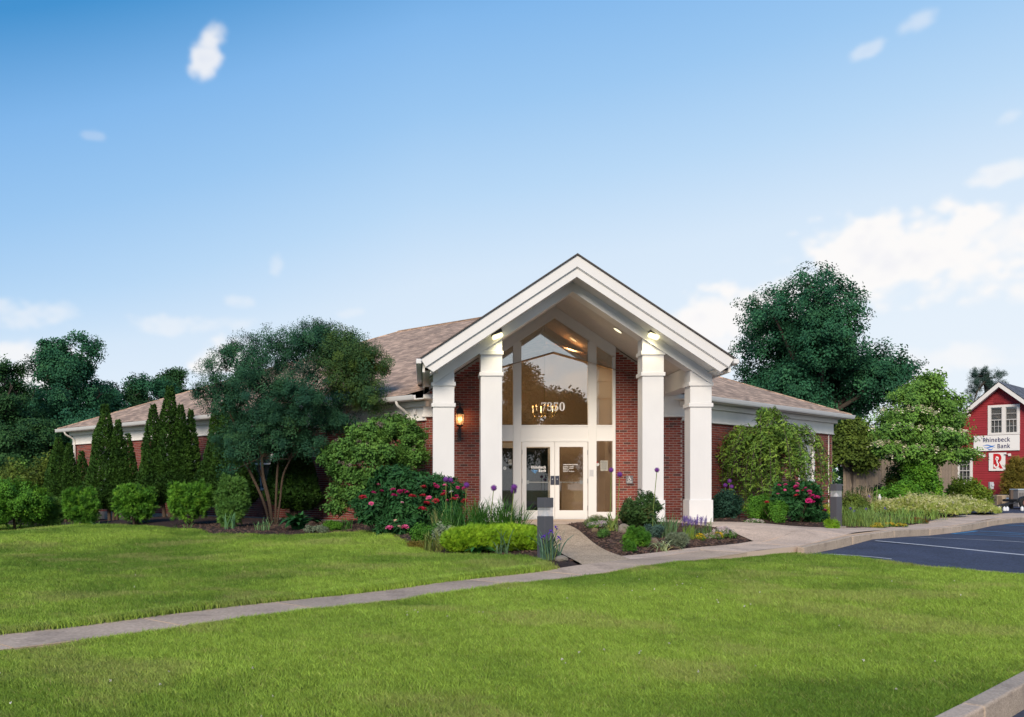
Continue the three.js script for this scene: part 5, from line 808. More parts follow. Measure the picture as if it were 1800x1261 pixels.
// ---------------------------------------------------------------- planting in front of the right wing
{ // weeping tree: arching branches with hanging strands
  const x = 9.895, d = 28.2, s = d / 1710, y0 = soil(x, -d), t = thing('weeping_cherry', 'small weeping tree in front of the right wing', 'tree', [x, y0, -d]), rnd = RNG(161), gs = [], list = [];
  gs.push(tube([V(0, -0.1, 0), V(0.04, 0.7, 0), V(-0.05, 1.4, 0), V(0.0, 1.9, 0)], 0.065, 12, 8));
  for (let i = 0; i < 88; i++) {
    const a = rnd() * 6.283, hi = i % 9 === 0, R = (hi ? 0.75 : 0.25 + rnd() * 1.4), top = hi ? 2.85 + rnd() * 0.45 : 2.0 + rnd() * 0.7, len = hi ? 0.8 + rnd() * 0.8 : 0.9 + rnd() * 1.35, cx = Math.cos(a) * (a > 1.6 && a < 4.7 ? 1.0 : 1.0), cz = Math.sin(a);
    const p = [V(0, 1.75 + rnd() * 0.15, 0), V(cx * R * 0.35, top * 0.94, cz * R * 0.35), V(cx * R * 0.75, top, cz * R * 0.75), V(cx * R * 1.02, top - len * 0.4, cz * R * 1.02), V(cx * R * 1.1 + (rnd() - 0.5) * 0.2, Math.max(0.35, top - len), cz * R * 1.1)], c = new THREE.CatmullRomCurve3(p);
    gs.push(new THREE.TubeGeometry(c, 9, 0.011, 4)); const n = 13 + Math.floor(len * 8);
    for (let k = 0; k < n; k++) { const q = c.getPoint(0.28 + 0.72 * (k + rnd()) / n), w = 0.16; list.push([q.x + (rnd() - 0.5) * w, q.y + (rnd() - 0.5) * w, q.z + (rnd() - 0.5) * w, cx * 0.3, 0.8, cz * 0.3, 0.8, clamp(0.38 + (rnd() - 0.5) * 0.95, 0, 1)]); }
  }
  obj('trunk', gs, BARK.grey, t); foliage('crown', LEAF.long, list, GREEN.weep, t, 162);
}
shrub('dark_perennial', 'dark blue-green leafy clump right of the right outer column', 'plant', 8.120, -26.1, 0.46, 0.66, 0.4, { leaf: 'broad2', count: 330, scale: 0.75, palette: [[0.02, 0.06, 0.04], [0.03, 0.085, 0.055]], seed: 171, bare: 0, open: 0.28 });
shrub('spirea', 'yellow-green spirea left of the magenta peony', 'shrub', 8.994, -26.2, 0.48, 0.62, 0.4, { leaf: 'small', count: 480, scale: 0.9, palette: GREEN.yew, seed: 172, bare: 0 });
shrub('spirea', 'low light green spirea overlapping the magenta peony', 'shrub', 9.165, -25.4, 0.4, 0.5, 0.34, { leaf: 'small', count: 380, scale: 0.85, palette: GREEN.yew, seed: 173, bare: 0 });
flowerMat('yellow_perennial', 'yellow flowering perennials left of the far bollard', 10.802, 26.2, 0.36, 0.5, 0.3, [[0.55, 0.45, 0.04], [0.4, 0.42, 0.05], [0.3, 0.36, 0.05]], 174, 420, LEAF.small, 0.8, GREEN.yew);
shrub('low_cushion_plant', 'yellow-green tuft at the foot of the far bollard', 'plant', 10.035, -23.9, 0.18, 0.22, 0.16, { leaf: 'small', count: 130, scale: 0.55, palette: GREEN.lime, seed: 175, bare: 0, stems: 2 });
strapPlant('meadow_clump', 'grassy green clump just right of the far bollard', 'plant', 10.906, -24.7, 150, 0.62, 0.014, 0.6, 0.45, [0.15, 0.25, 0.06], 176, 'meadow perennials by the walk');
strapPlant('meadow_clump', 'grassy green clump in the middle of the meadow bed by the walk', 'plant', 11.552, -25.1, 150, 0.6, 0.014, 0.7, 0.5, [0.17, 0.27, 0.07], 177, 'meadow perennials by the walk');
strapPlant('meadow_clump', 'taller meadow clump behind the small blue flowers', 'plant', 11.978, -26.6, 170, 0.7, 0.014, 0.9, 0.45, [0.18, 0.28, 0.06], 178, 'meadow perennials by the walk');
strapPlant('meadow_clump', 'loose meadow clump at the mulch pocket', 'plant', 13.202, -27.2, 170, 0.55, 0.014, 1.0, 0.5, [0.15, 0.27, 0.06], 179, 'meadow perennials by the walk');
strapPlant('meadow_clump', 'light green meadow clump below the cream flowers', 'plant', 14.873, -29, 170, 0.45, 0.014, 1.2, 0.5, [0.18, 0.3, 0.06], 180, 'meadow perennials by the walk');
for (const [px, py, d, s, l] of [[1495, 896, 25.4, 181, 'violet cornflower nearest the far bollard'], [1502, 900, 25.2, 182, 'violet cornflower just right of the nearest one'], [1523, 897, 25.6, 183, 'violet cornflower in the middle of the meadow bed'], [1557, 895, 26.5, 184, 'bright blue cornflower right in the meadow bed'], [1528, 873, 30, 185, 'violet cornflower high at the back of the meadow bed'], [1675, 885, 31, 186, 'violet cornflower among the cream flowers']]) { const x = (px - 745) / 1710 * d, y = 0.86 + (858 - py) / 1710 * d, t = thing('cornflower', l, 'flower', [x, soil(x, -d), -d], 0, 'cornflowers'), h = y - soil(x, -d), rnd = RNG(s); raw('stem', tube([V(0, 0, 0), V(0.02, h * 0.5, 0), V(0, h, 0)], 0.005, 6, 4), stemGreen, t); irisFlower(t, 0, h, 0, 0.06, PET.iris, rnd); }
flowerMat('cream_meadow', 'broad drift of cream flowers in front of the red house, near part', 15.934, 31.5, 1.5, 0.62, 1.6, [[0.5, 0.5, 0.2], [0.7, 0.68, 0.42], [0.42, 0.46, 0.14]], 191, 3600, LEAF.tuft, 1.0, [[0.2, 0.28, 0.05], [0.36, 0.4, 0.1]]);
flowerMat('cream_meadow', 'broad drift of cream flowers in front of the red house, far part', 18.622, 34.5, 1.6, 0.62, 1.5, [[0.5, 0.5, 0.2], [0.74, 0.72, 0.46], [0.42, 0.46, 0.14]], 192, 3600, LEAF.tuft, 1.0, [[0.22, 0.3, 0.06], [0.36, 0.4, 0.1]]);
flowerMat('red_bedding', 'small dark red flowers in the mulch pocket of the meadow bed', 13.929, 27.6, 0.4, 0.16, 0.2, [[0.3, 0.015, 0.01], [0.2, 0.05, 0.02], [0.1, 0.16, 0.04]], 193, 200);
flowerMat('yellow_edging', 'low yellow edging flowers at the mulch pocket by the walk', 12.369, 25.7, 0.42, 0.1, 0.12, [[0.6, 0.42, 0.03], [0.5, 0.4, 0.06]], 194, 220);
flowerMat('yellow_edging', 'yellow flower tuft at the walk edge right of the far bollard', 11.568, 24.85, 0.18, 0.12, 0.1, [[0.6, 0.42, 0.03], [0.5, 0.4, 0.06]], 195, 150);
shrub('barberry', 'dark green shrub behind the far bollard', 'shrub', 12.736, -29, 0.62, 0.75, 0.5, { leaf: 'small', count: 560, scale: 1.0, palette: GREEN.olive, seed: 196, bare: 0 });
strapPlant('dry_grass', 'straw-coloured dry ornamental grass before the wooden fence', 'plant', 14.802, -33, 240, 1.15, 0.012, 0.8, 0.35, [0.42, 0.34, 0.24], 197);
shrub('rounded_shrub', 'rounded mid green shrub left of the cream flowers', 'shrub', 16.299, -33.5, 0.9, 0.95, 0.7, { leaf: 'broad2', count: 520, scale: 0.9, palette: GREEN.yew, seed: 198, bare: 0.05 });
shrub('rounded_shrub', 'olive shrub against the wooden fence', 'shrub', 18.292, -40, 0.9, 0.9, 0.8, { leaf: 'broad2', count: 420, scale: 1.0, palette: GREEN.deep, seed: 199, bare: 0.05 });
shrub('climber_bush', 'bright yellow-green bush under the cream-flowered tree', 'shrub', 18.592, -36.5, 0.72, 1.75, 0.7, { leaf: 'broad2', count: 760, scale: 1.2, palette: GREEN.yew, seed: 200, bare: 0.02 });
shrub('climber_bush', 'olive brown bush under the left of the cream-flowered tree', 'shrub', 18.822, -38, 0.9, 1.8, 0.8, { leaf: 'broad2', count: 600, scale: 1.1, palette: GREEN.olive, seed: 201, bare: 0.02 });
// the cream-flowered tree (kousa dogwood): layered branches
{
  const d = 37.5, bx = 19.232, s = d / 1710, y0 = G(bx, -d), B = (px, py, w, h, dz = 0) => [(px - 745) * s - bx, 0.86 + (858 - py) * s - y0, dz, w * s, h * s, w * s * 0.8];
  const blobs = [B(1625, 690, 40, 26), B(1640, 672, 22, 18), B(1600, 705, 42, 22, 0.3), B(1652, 712, 38, 22, 0.3), B(1580, 735, 48, 18, 0.5), B(1630, 740, 56, 20, 0.2), B(1670, 745, 30, 18, 0.3), B(1560, 762, 44, 14, 0.7), B(1610, 770, 56, 16, 0.6), B(1650, 775, 40, 18, 0.5), B(1615, 745, 62, 44, -0.3), B(1545, 790, 28, 12, 0.8), B(1590, 800, 46, 14, 0.8), B(1650, 803, 50, 14, 0.5), B(1665, 796, 20, 12), B(1560, 806, 24, 8, 1), B(1615, 820, 26, 12, 0.2)];
  const t = thing('dogwood_tree', 'layered cream-flowered tree left of the red house', 'tree', [bx, y0, -d]);
  obj('trunk', woody(blobs, V(0, 0, 0), V(0.05, 2.6, 0), 0.11, 211, 3), BARK.grey, t); foliage('crown', LEAF.broad, mixFill(blobs, 4200, 0.7, 212, { per: 7, flat: 0.6, reach: 0.75, open: 0.3, freq: 1.3 }, 0.25), [[0.09, 0.2, 0.04], [0.15, 0.3, 0.05], [0.25, 0.42, 0.075]], t, 213);
  const rnd = RNG(214), fl = []; for (let i = 0; i < 900; i++) { const b = blobs[Math.floor(4 + rnd() * 13)], a = rnd() * 6.283, q = Math.sqrt(rnd()); if (fbm(b[0] * 3 + Math.cos(a), b[1] * 3, Math.sin(a) * q * 2, 2) < (b[1] > 2.9 ? 0.54 : 0.36)) continue; fl.push([b[0] + Math.cos(a) * q * b[3], b[1] + b[4] * Math.sqrt(1 - q * q * 0.8) * 1.02, b[2] + Math.sin(a) * q * b[5], 0, 1, 0.25, 1.3, rnd()]); }
  foliage('blossom', leafClump(8, 0.06, 0.055, 0.1, 215, 0, 0.4), fl, [[0.6, 0.6, 0.36], [0.78, 0.76, 0.6]], t, 216, LM.leaf, 0.2);
}
shrub('rounded_shrub', 'yellow-green bush in front of the red house wall', 'shrub', 22.106, -39.5, 0.95, 1.15, 0.8, { leaf: 'broad2', count: 640, scale: 1.0, palette: [[0.08, 0.14, 0.015], [0.13, 0.21, 0.02], [0.2, 0.17, 0.03]], seed: 221, bare: 0 });
{ const x = 26.328, t = shrub('conical_shrub', 'russet green conical evergreen beside the hook sign', 'shrub', x, -43.0, 0.7, 2.2, 0.5, { leaf: 'feather', count: 1300, scale: 1.5, palette: GREEN.warm, seed: 222, bare: 0, lumps: 12 }); }

// ---------------------------------------------------------------- background trees
const bigTree = (name, label, px, d, top, w, seed, o = {}) => { const h = top - G(px, -d), rx = w / 2; return tree(name, label, px, -d, h, crownBlobs(seed, o.n ?? 22, 0, h * (o.cy ?? 0.6), 0, rx, h * (o.ry ?? 0.42), rx * 0.9, rx * 0.3, rx * 0.48), { leaf: 'maple', scale: 1.25, count: 2400, palette: GREEN.maple, r: 0.3, seed, open: 0.34, freq: 0.55, ...o }); };
bigTree('maple_tree', 'large dark green maple behind the right wing', 18.882, 47, 11.387, 8.0, 231, { count: 8200, n: 36, ry: 0.42, cy: 0.62, scale: 0.72, open: 0.38, freq: 0.85, r: 0.34 });
bigTree('broadleaf_tree', 'olive green tree in the gap between right wing and fence', 19.221, 44, 3.845, 2.6, 232, { palette: GREEN.olive, leaf: 'broad', count: 1100, scale: 0.9, ry: 0.3, cy: 0.68, r: 0.12, n: 12 });
bigTree('broadleaf_tree', 'dark tree behind the olive one right of the maple', 24.316, 54, 5.376, 3.6, 233, { palette: GREEN.deep, count: 900, n: 14, ry: 0.45, cy: 0.55, r: 0.14 });
{ // pine behind the red house
  const d = 66, x = 38.211, y0 = 0, h = 9.081, t = thing('pine_tree', 'loose blue-green pine rising behind the red house', 'tree', [x, y0, -d]), rnd = RNG(241), blobs = []; for (let i = 0; i < 26; i++) { const k = i / 26, a = i * 2.4, q = (1.05 - k * 0.8) * 2.3; blobs.push([Math.cos(a) * q * 0.75, h * (0.3 + 0.66 * k), Math.sin(a) * q * 0.75, 0.62, 0.55, 0.62]); }
  obj('trunk', woody(blobs, V(0, 0, 0), V(0, h * 0.95, 0), 0.22, 242, 3), BARK.grey, t); foliage('crown', LEAF.pine, mixFill(blobs, 1300, 0.8, 243, { per: 6, flat: 0.5, reach: 0.9, rise: 0.55, open: 0.24 }, 0.3), [[0.03, 0.07, 0.055], [0.06, 0.11, 0.08]], t, 244);
}
[['tall broad dark tree behind the left end of the bank', 138, 58, 572, 6.4, 251, 4200], ['tree at the left edge of the picture with drooping sunlit side', -14, 52, 600, 4.6, 252, 2200], ['lower dark tree filling the gap left of the tall broad one', 55, 62, 665, 5.5, 253, 1900], ['mid-height tree right of the tall broad one', 222, 64, 640, 4.6, 254, 1900], ['small tree just left of the roof hip', 268, 66, 630, 4.6, 255, 1900], ['small tree above the roof hip nearest the multi-stem tree', 318, 68, 636, 4.8, 256, 1900], ['dark tree low behind the roof corner', 170, 52, 720, 5.5, 257, 1700], ['dark tree low at far left behind the hedges', 60, 50, 735, 5.5, 258, 1700], ['tree behind the multi-stem tree above the roof', 372, 68, 660, 4.2, 259, 1200]]
  .forEach(([l, px, d, py, w, seed, count], i) => bigTree('broadleaf_tree', l, (px - 745) / 1710 * d, d, 0.86 + (858 - py) / 1710 * d, w, seed, { palette: i % 2 ? GREEN.deep : GREEN.maple, count: count * 1.7, n: 20, ry: i > 5 ? 0.5 : 0.46, cy: i > 5 ? 0.5 : 0.54, scale: 0.8, r: 0.26, open: 0.4, freq: 0.8, group: 'trees behind the left end of the bank' }));
shrub('garden_shrub', 'pale yellow-green bush at the left picture edge behind the hedges', 'shrub', (-17.240), -40, 1.3, 2.1, 1.1, { leaf: 'broad2', count: 700, scale: 1.3, palette: GREEN.olive, seed: 261, bare: 0 });
shrub('garden_shrub', 'small light green bush between left edge and the far arborvitae', 'shrub', (-17.879), -43, 0.9, 2.4, 0.9, { leaf: 'broad2', count: 520, scale: 1.2, palette: GREEN.mid, seed: 262, bare: 0 });
shrub('garden_shrub', 'yellowish bush just left of the far arborvitae', 'shrub', (-16.481), -42, 0.5, 2.5, 0.5, { leaf: 'broad2', count: 420, scale: 1.0, palette: GREEN.olive, seed: 263, bare: 0 });
{ // a wood line far beyond closes the view at ground level
  const rnd = RNG(271), list = []; for (let i = 0; i < 2600; i++) { const left = i % 3 > 0, x = left ? -75 + rnd() * 72 : 22 + rnd() * 60, z = -(left ? 84 : 88) - rnd() * 14; list.push([x, -0.5 + rnd() * (left ? 5.5 : 3.2) * (0.6 + 0.7 * fbm(x * 0.12, z * 0.1, 3, 3)), z, 0, 1, 0.4, 3.4, rnd()]); }
  const im = foliage('far_wood', LEAF.maple, list, GREEN.deep, scene, 272); im.userData.label = 'far dark line of woodland beyond the buildings'; im.userData.category = 'woodland';
}
// trees across the road, behind the photographer: they show in the entrance glass
bigTree('street_tree', 'tall tree across the road mirrored in the left of the entrance glass', 8.4, -30, 12.6, 6.4, 281, { count: 1500, scale: 1.6, group: 'trees across the road mirrored in the glass' });
bigTree('street_tree', 'rounded tree across the road mirrored in the middle of the entrance glass', 12.6, -33, 9.6, 5, 282, { count: 1300, scale: 1.6, group: 'trees across the road mirrored in the glass' });
bigTree('street_tree', 'thin tree across the road mirrored in the right of the entrance glass', 15.4, -31, 9.6, 3.2, 283, { count: 420, scale: 1.1, open: 0.42, r: 0.12, group: 'trees across the road mirrored in the glass' });
bigTree('street_tree', 'broad tree across the road mirrored at the left sidelight', -2, -32, 13, 8, 284, { count: 1400, scale: 1.6, group: 'trees across the road mirrored in the glass' });

// ---------------------------------------------------------------- wooden fence
{
  const f = thing('wooden_fence', 'weathered upright board fence behind the flower bed', 'fence', [19.041, 0, -44], 0), rnd = RNG(291), mats = [[0.34, 0.27, 0.2], [0.3, 0.24, 0.19], [0.38, 0.3, 0.22]].map((c) => std(c, 0.95, { map: withRep(T.grain, 2) })), g = [0, 1].map((k) => metreUV(extrude([[-0.068, 0], [0.068, 0], [0.068, 1.75 + k * 0.03], [0.03, 1.83 + k * 0.03], [-0.03, 1.83 + k * 0.03], [-0.068, 1.75 + k * 0.03]], 0.02)));
  for (let i = 0; i < 36; i++) { const m = raw('board', g[i % 2], mats[Math.floor(rnd() * 3)], f); m.position.set(i * 0.144, (rnd() - 0.5) * 0.02, (rnd() - 0.5) * 0.012); }
  obj('rail', [box(5.2, 0.08, 0.04, 2.55, 0.4, -0.045)], mats[0], f); obj('rail', [box(5.2, 0.08, 0.04, 2.55, 1.4, -0.045)], mats[0], f); for (let k = 0; k < 3; k++) obj('post', box(0.1, 2.3, 0.1, 0.05 + k * 2.5, 0.7, -0.12, 0.008), mats[1], f);
  f.position.y = -0.05; f.scale.y = 1.2;
}
{ const x = 15.468, p = thing('white_post', 'short white turned garden post left of the rounded shrub', 'post', [x, soil(x, -33), -33]); obj('shaft', lathe([[0.05, 0], [0.05, 0.12], [0.035, 0.16], [0.045, 0.3], [0.035, 0.4], [0.05, 0.44], [0.05, 0.5]], 12), M.frame, p); obj('cap', lathe([[0.06, 0.5], [0.06, 0.53], [0.02, 0.56], [0.03, 0.6], [0.001, 0.63]], 12), M.frame, p); }

// ---------------------------------------------------------------- the red clapboard house
{
  const D = 45, HX = 26.737, a = -Math.PI / 4, gy = G(HX, -D), house = thing('red_house', 'small red clapboard building with white trim, gable and two bank signs', 'building', [HX, gy - 0.1, -D], a), W = 2.62, AP = 5.62, SL = 0.86, top = (u) => AP - SL * Math.abs(u);
  const redM = [[0.3, 0.012, 0.022], [0.32, 0.014, 0.026], [0.28, 0.012, 0.022]].map((c) => std(c, 0.6, { map: withRep(T.fine, 0.8) }));
  const holes = [[-0.56, 0.75, 3.38, 4.76], [-1.9, -1.2, 1.05, 2.42]], wall = obj('wall', [extrude([[-W, 0], [W, 0], [W, top(W)], [0, AP - 0.02], [-W, top(W)]], 0.12, -0.14, holes.map(([p, q, v0, v1]) => [[p + 0.02, v0 + 0.02], [q - 0.02, v0 + 0.02], [q - 0.02, v1 - 0.02], [p + 0.02, v1 - 0.02]])), bar(-W, -W + 0.12, 0, top(W), -0.14, -7), bar(W - 0.12, W, 0, top(W), -0.14, -7), bar(-W, W, 0, top(W), -6.9, -7)], redM[2], house), rnd = RNG(301), eh = 0.108;
  for (let y = 0.3, i = 0; y < AP - 0.15; y += eh, i++) {
    const half = Math.min(W, (AP - y - eh) / SL); if (half < 0.1) break; let segs = [[-half, half]];
    for (const [h0, h1, v0, v1] of holes) if (y + eh > v0 && y < v1) segs = segs.flatMap(([p, q]) => (q <= h0 || p >= h1 ? [[p, q]] : [[p, h0], [h1, q]].filter(([m, n]) => n - m > 0.05)));
    for (const [p, q] of segs) { const b = raw('clapboard', metreUV(new THREE.BoxGeometry(q - p, eh + 0.012, 0.016)), redM[Math.floor(rnd() * 2)], wall); b.position.set((p + q) / 2, y + eh / 2, 0.0); b.rotation.x = -0.13; }
  }
  obj('foundation_board', box(2 * W + 0.04, 0.22, 0.05, 0, 0.19, 0.005), M.frame, house);
  obj('foundation', bar(-W, W, -0.4, 0.08, -0.1, 0.01), M.concrete, house);
  for (const s of [-1, 1]) obj('corner_board', bar(s < 0 ? -W - 0.02 : W - 0.11, s < 0 ? -W + 0.11 : W + 0.02, 0.3, top(W), -0.02, 0.03), M.frame, house);
  const hz = (ap, bot, half, z0, z1) => extrude([[-half, ap - SL * half], [0, ap], [half, ap - SL * half], [half, bot - SL * half], [0, bot], [-half, bot - SL * half]], Math.abs(z1 - z0), Math.min(z0, z1));
  obj('rake_board', hz(AP + 0.16, AP - 0.06, W + 0.45, 0.42, 0.46), M.frame, house); obj('eave_soffit', hz(AP + 0.04, AP - 0.0, W + 0.42, -0.02, 0.42), M.frame, house);
  M.greyRoof = shingle([118, 124, 138]); const e = W + 0.5, ey = AP + 0.2 - SL * e;
  raw('roof', mergeGeometries([roofFace([[-e, ey, -7.2], [-e, ey, 0.5], [0, AP + 0.2, 0.5], [0, AP + 0.2, -7.2]]), roofFace([[e, ey, 0.5], [e, ey, -7.2], [0, AP + 0.2, -7.2], [0, AP + 0.2, 0.5]])]), M.greyRoof, house);
  obj('gable_vent', [box(0.42, 0.3, 0.03, -0.1, AP - 0.62, 0.02), ...[0, 1, 2, 3].map((k) => box(0.36, 0.03, 0.02, -0.1, AP - 0.72 + k * 0.065, 0.04))], redM[2], house);
  const win = (u0, u1, y0, y1, double) => {
    const w = obj('window', [bar(u0, u1, y1 - 0.11, y1, -0.05, 0.05), bar(u0, u1, y0, y0 + 0.1, -0.05, 0.06), bar(u0, u0 + 0.11, y0 + 0.1, y1 - 0.11, -0.05, 0.048), bar(u1 - 0.11, u1, y0 + 0.1, y1 - 0.11, -0.05, 0.048), ...(double ? [bar((u0 + u1) / 2 - 0.07, (u0 + u1) / 2 + 0.07, y0 + 0.1, y1 - 0.11, -0.05, 0.047)] : [])], M.frame, house);
    for (const [p, q] of double ? [[u0 + 0.11, (u0 + u1) / 2 - 0.07], [(u0 + u1) / 2 + 0.07, u1 - 0.11]] : [[u0 + 0.11, u1 - 0.11]]) {
      const ym = (y0 + y1) / 2, k = [bar(p, q, ym - 0.02, ym + 0.02, -0.03, 0.02), bar(p, p + 0.03, y0 + 0.1, y1 - 0.11, -0.03, 0.019), bar(q - 0.03, q, y0 + 0.1, y1 - 0.11, -0.03, 0.019)]; for (let i = 1; i < 3; i++) k.push(bar(lerp(p, q, i / 3) - 0.008, lerp(p, q, i / 3) + 0.008, y0 + 0.1, double ? ym : y1 - 0.11, -0.02, 0.012)); for (const t of [0.25, 0.75]) k.push(bar(p, q, lerp(y0 + 0.1, y1 - 0.11, t) - 0.008, lerp(y0 + 0.1, y1 - 0.11, t) + 0.008, -0.02, 0.011));
      obj('sash', k, std([0.5, 0.5, 0.5], 0.5), w); obj('pane', bar(p, q, y0 + 0.1, y1 - 0.11, -0.012, -0.006), paneMat, w); obj('blind', bar(p, q, y0 + 0.1, y1 - 0.11, -0.12, -0.1), std([0.2, 0.2, 0.2], 0.9), w);
    }
  };
  win(-0.56, 0.75, 3.38, 4.76, true); win(-1.9, -1.2, 1.05, 2.42, false);
  // bank sign
  const S = (u, y, z = 0.06) => { const v = V(u, y, z).applyAxisAngle(UP, a); return [HX + v.x, gy - 0.1 + v.y, -D + v.z]; };
  const sign = thing('bank_sign', 'long white wall sign reading Rhinebeck Bank with blue waves', 'sign', S(-0.2, 3.0), a); obj('board', box(1.9, 0.72, 0.05, 0, 0, 0, 0.006), std([0.78, 0.78, 0.78], 0.5), sign);
  const navy = std([0.03, 0.035, 0.12], 0.6), z = 0.027, fit = (s, size, w, x, y) => { const g = text(s, size, 0, 0, 0); g.computeBoundingBox(); return g.scale(w / g.boundingBox.max.x, 1, 1).translate(x, y, z); };
  obj('sign_lettering', [fit('Rhinebeck', 0.2, 1.14, -0.57, 0.05), fit('Bank', 0.2, 0.54, 0.03, -0.25)], navy, sign); obj('logo_waves', waves(0.56, 0.26, z, -0.57, -0.33), std([0.05, 0.2, 0.6], 0.6), sign);
  // hook sign: a red letter with a white hook
  const hs = thing('hook_sign', 'square white sign with red letter R and white hook below the bank sign', 'sign', S(-0.17, 2.13), a); obj('board', box(0.68, 0.84, 0.04, 0, 0, 0, 0.005), std([0.78, 0.78, 0.78], 0.5), hs);
  { const g = text('R', 0.62, 0, 0, 0); g.computeBoundingBox(); g.scale(0.46 / g.boundingBox.max.x, 0.52 / 0.46, 1).translate(-0.22, -0.32, 0.021); obj('red_letter', [g, box(0.16, 0.3, 0.004, 0.0, -0.1, 0.022), box(0.13, 0.14, 0.004, 0.02, 0.08, 0.022)], std([0.55, 0.01, 0.015], 0.5), hs);
    obj('hook', [tube([V(0.0, 0.08, 0.03), V(0.01, -0.03, 0.03), V(0.05, -0.12, 0.03), V(0.03, -0.22, 0.03), V(-0.05, -0.26, 0.03), V(-0.11, -0.2, 0.03), V(-0.1, -0.13, 0.03)], 0.036, 20, 6).scale(1, 1, 0.3).translate(0, 0, 0.02), new THREE.TorusGeometry(0.05, 0.022, 6, 16).scale(1, 1, 0.3).translate(0.0, 0.13, 0.03)], std([0.8, 0.8, 0.8], 0.5), hs); }
  for (const [u, y, l] of [[-0.72, 2.42, 'small white twin spotlight at the left of the hook sign'], [0.34, 2.44, 'small white twin spotlight at the right of the hook sign']]) { const s = thing('spotlight', l, 'light', S(u, y, 0.06), a); obj('junction_box', box(0.12, 0.12, 0.05, 0, 0, 0, 0.01), M.frame, s); obj('lamp_head', [new THREE.CylinderGeometry(0.045, 0.03, 0.11, 10).rotateX(1.2).translate(-0.14, 0.05, 0.06), limb(V(0, 0, 0.02), V(-0.13, 0.04, 0.03), 0.012, 0.012)], M.frame, s); }
}
// things standing by the house
const stand = (name, label, category, px, d, y) => thing(name, label, category, [px, y ?? G(px, -d), -d]);
{ const t = stand('ac_unit', 'tan air conditioner unit with louvred sides by the red house', 'air conditioner', 24.324, 41); const tan = std([0.36, 0.28, 0.19], 0.6); obj('cabinet', box(0.62, 0.52, 0.55, 0, 0.28, 0, 0.03), tan, t); obj('fan_guard', new THREE.TorusGeometry(0.2, 0.015, 6, 24).rotateX(Math.PI / 2).translate(0, 0.55, 0), M.dark, t); for (let k = 0; k < 7; k++) obj('louvre', box(0.02, 0.4, 0.03, -0.28 + k * 0.026, 0.3, 0.277), std([0.2, 0.15, 0.1], 0.7), t); obj('rating_label', box(0.1, 0.14, 0.004, 0.12, 0.36, 0.278), std([0.4, 0.5, 0.65], 0.5), t); }
{ const t = stand('meter_post', 'grey electric meter box on a thin pole before the red house', 'meter', 23.683, 40.6); obj('pole', new THREE.CylinderGeometry(0.022, 0.022, 0.85, 8).translate(0, 0.42, 0), M.steel, t); obj('meter_box', box(0.17, 0.3, 0.12, 0, 0.95, 0, 0.015), std([0.4, 0.42, 0.44], 0.5), t); obj('dial', new THREE.CylinderGeometry(0.06, 0.06, 0.05, 14).rotateX(Math.PI / 2).translate(0.02, 0.98, 0.07), std([0.5, 0.52, 0.56], 0.25), t); }
[['leftmost white plastic jug on the gravel', 1757], ['middle white plastic jug on the gravel', 1766], ['white plastic jug right of the middle one on the gravel', 1771], ['white plastic jug at the right picture edge', 1797]].forEach(([l, px]) => { const d = 38.6, t = stand('plastic_jug', l, 'jug', (px - 745) / 1710 * d, d); t.userData.group = 'white jugs'; obj('body', lathe([[0.001, 0], [0.055, 0.005], [0.06, 0.02], [0.06, 0.12], [0.045, 0.155], [0.02, 0.17]], 14), std([0.7, 0.72, 0.76], 0.4), t); obj('cap', new THREE.CylinderGeometry(0.022, 0.022, 0.025, 10).translate(0, 0.18, 0), std([0.6, 0.62, 0.66], 0.4), t); });
{ const t = stand('blue_barrel', 'blue plastic barrel half hidden by the yellow-green bush', 'barrel', 23.759, 41.5); obj('body', lathe([[0.001, 0], [0.26, 0.01], [0.28, 0.08], [0.27, 0.25], [0.29, 0.3], [0.27, 0.35], [0.28, 0.52], [0.25, 0.58], [0.001, 0.59]], 20), std([0.03, 0.1, 0.28], 0.45), t); obj('lid_ring', new THREE.TorusGeometry(0.255, 0.015, 6, 24).rotateX(Math.PI / 2).translate(0, 0.58, 0), M.dark, t); }
{ const t = stand('wooden_stump_post', 'weathered wooden post beside the tan air conditioner', 'post', 24.345, 40.3); obj('shaft', box(0.12, 0.75, 0.12, 0, 0.36, 0, 0.015), std([0.15, 0.11, 0.09], 0.95, { map: withRep(T.grain, 3) }), t); obj('cap', box(0.13, 0.03, 0.13, 0, 0.75, 0, 0.01), std([0.12, 0.09, 0.07], 0.95), t); }
{ const t = stand('utility_trailer', 'black trailer with wheel and drawbar at the right picture edge', 'trailer', 24.432, 39.6); obj('wheel', [new THREE.TorusGeometry(0.2, 0.065, 10, 24).translate(-0.05, 0.26, 0.2)], std([0.012, 0.012, 0.014], 0.8), t); obj('rim', new THREE.CylinderGeometry(0.13, 0.13, 0.06, 16).rotateX(Math.PI / 2).translate(-0.05, 0.26, 0.2), std([0.14, 0.06, 0.05], 0.6), t); obj('drawbar', [limb(V(-0.3, 0.3, 0.25), V(-1.5, 0.1, 0.3), 0.025, 0.02), limb(V(-0.3, 0.3, -0.2), V(-1.5, 0.1, 0.28), 0.025, 0.02), limb(V(-1.5, 0.1, 0.3), V(-1.5, -0.02, 0.3), 0.02, 0.02)], M.dark, t); obj('fender', new THREE.TorusGeometry(0.31, 0.03, 5, 16, Math.PI).scale(1, 0.8, 4).translate(-0.05, 0.28, 0.2), M.dark, t); obj('bed', box(1.4, 0.1, 1.0, 0.3, 0.36, -0.3, 0.01), M.dark, t); }
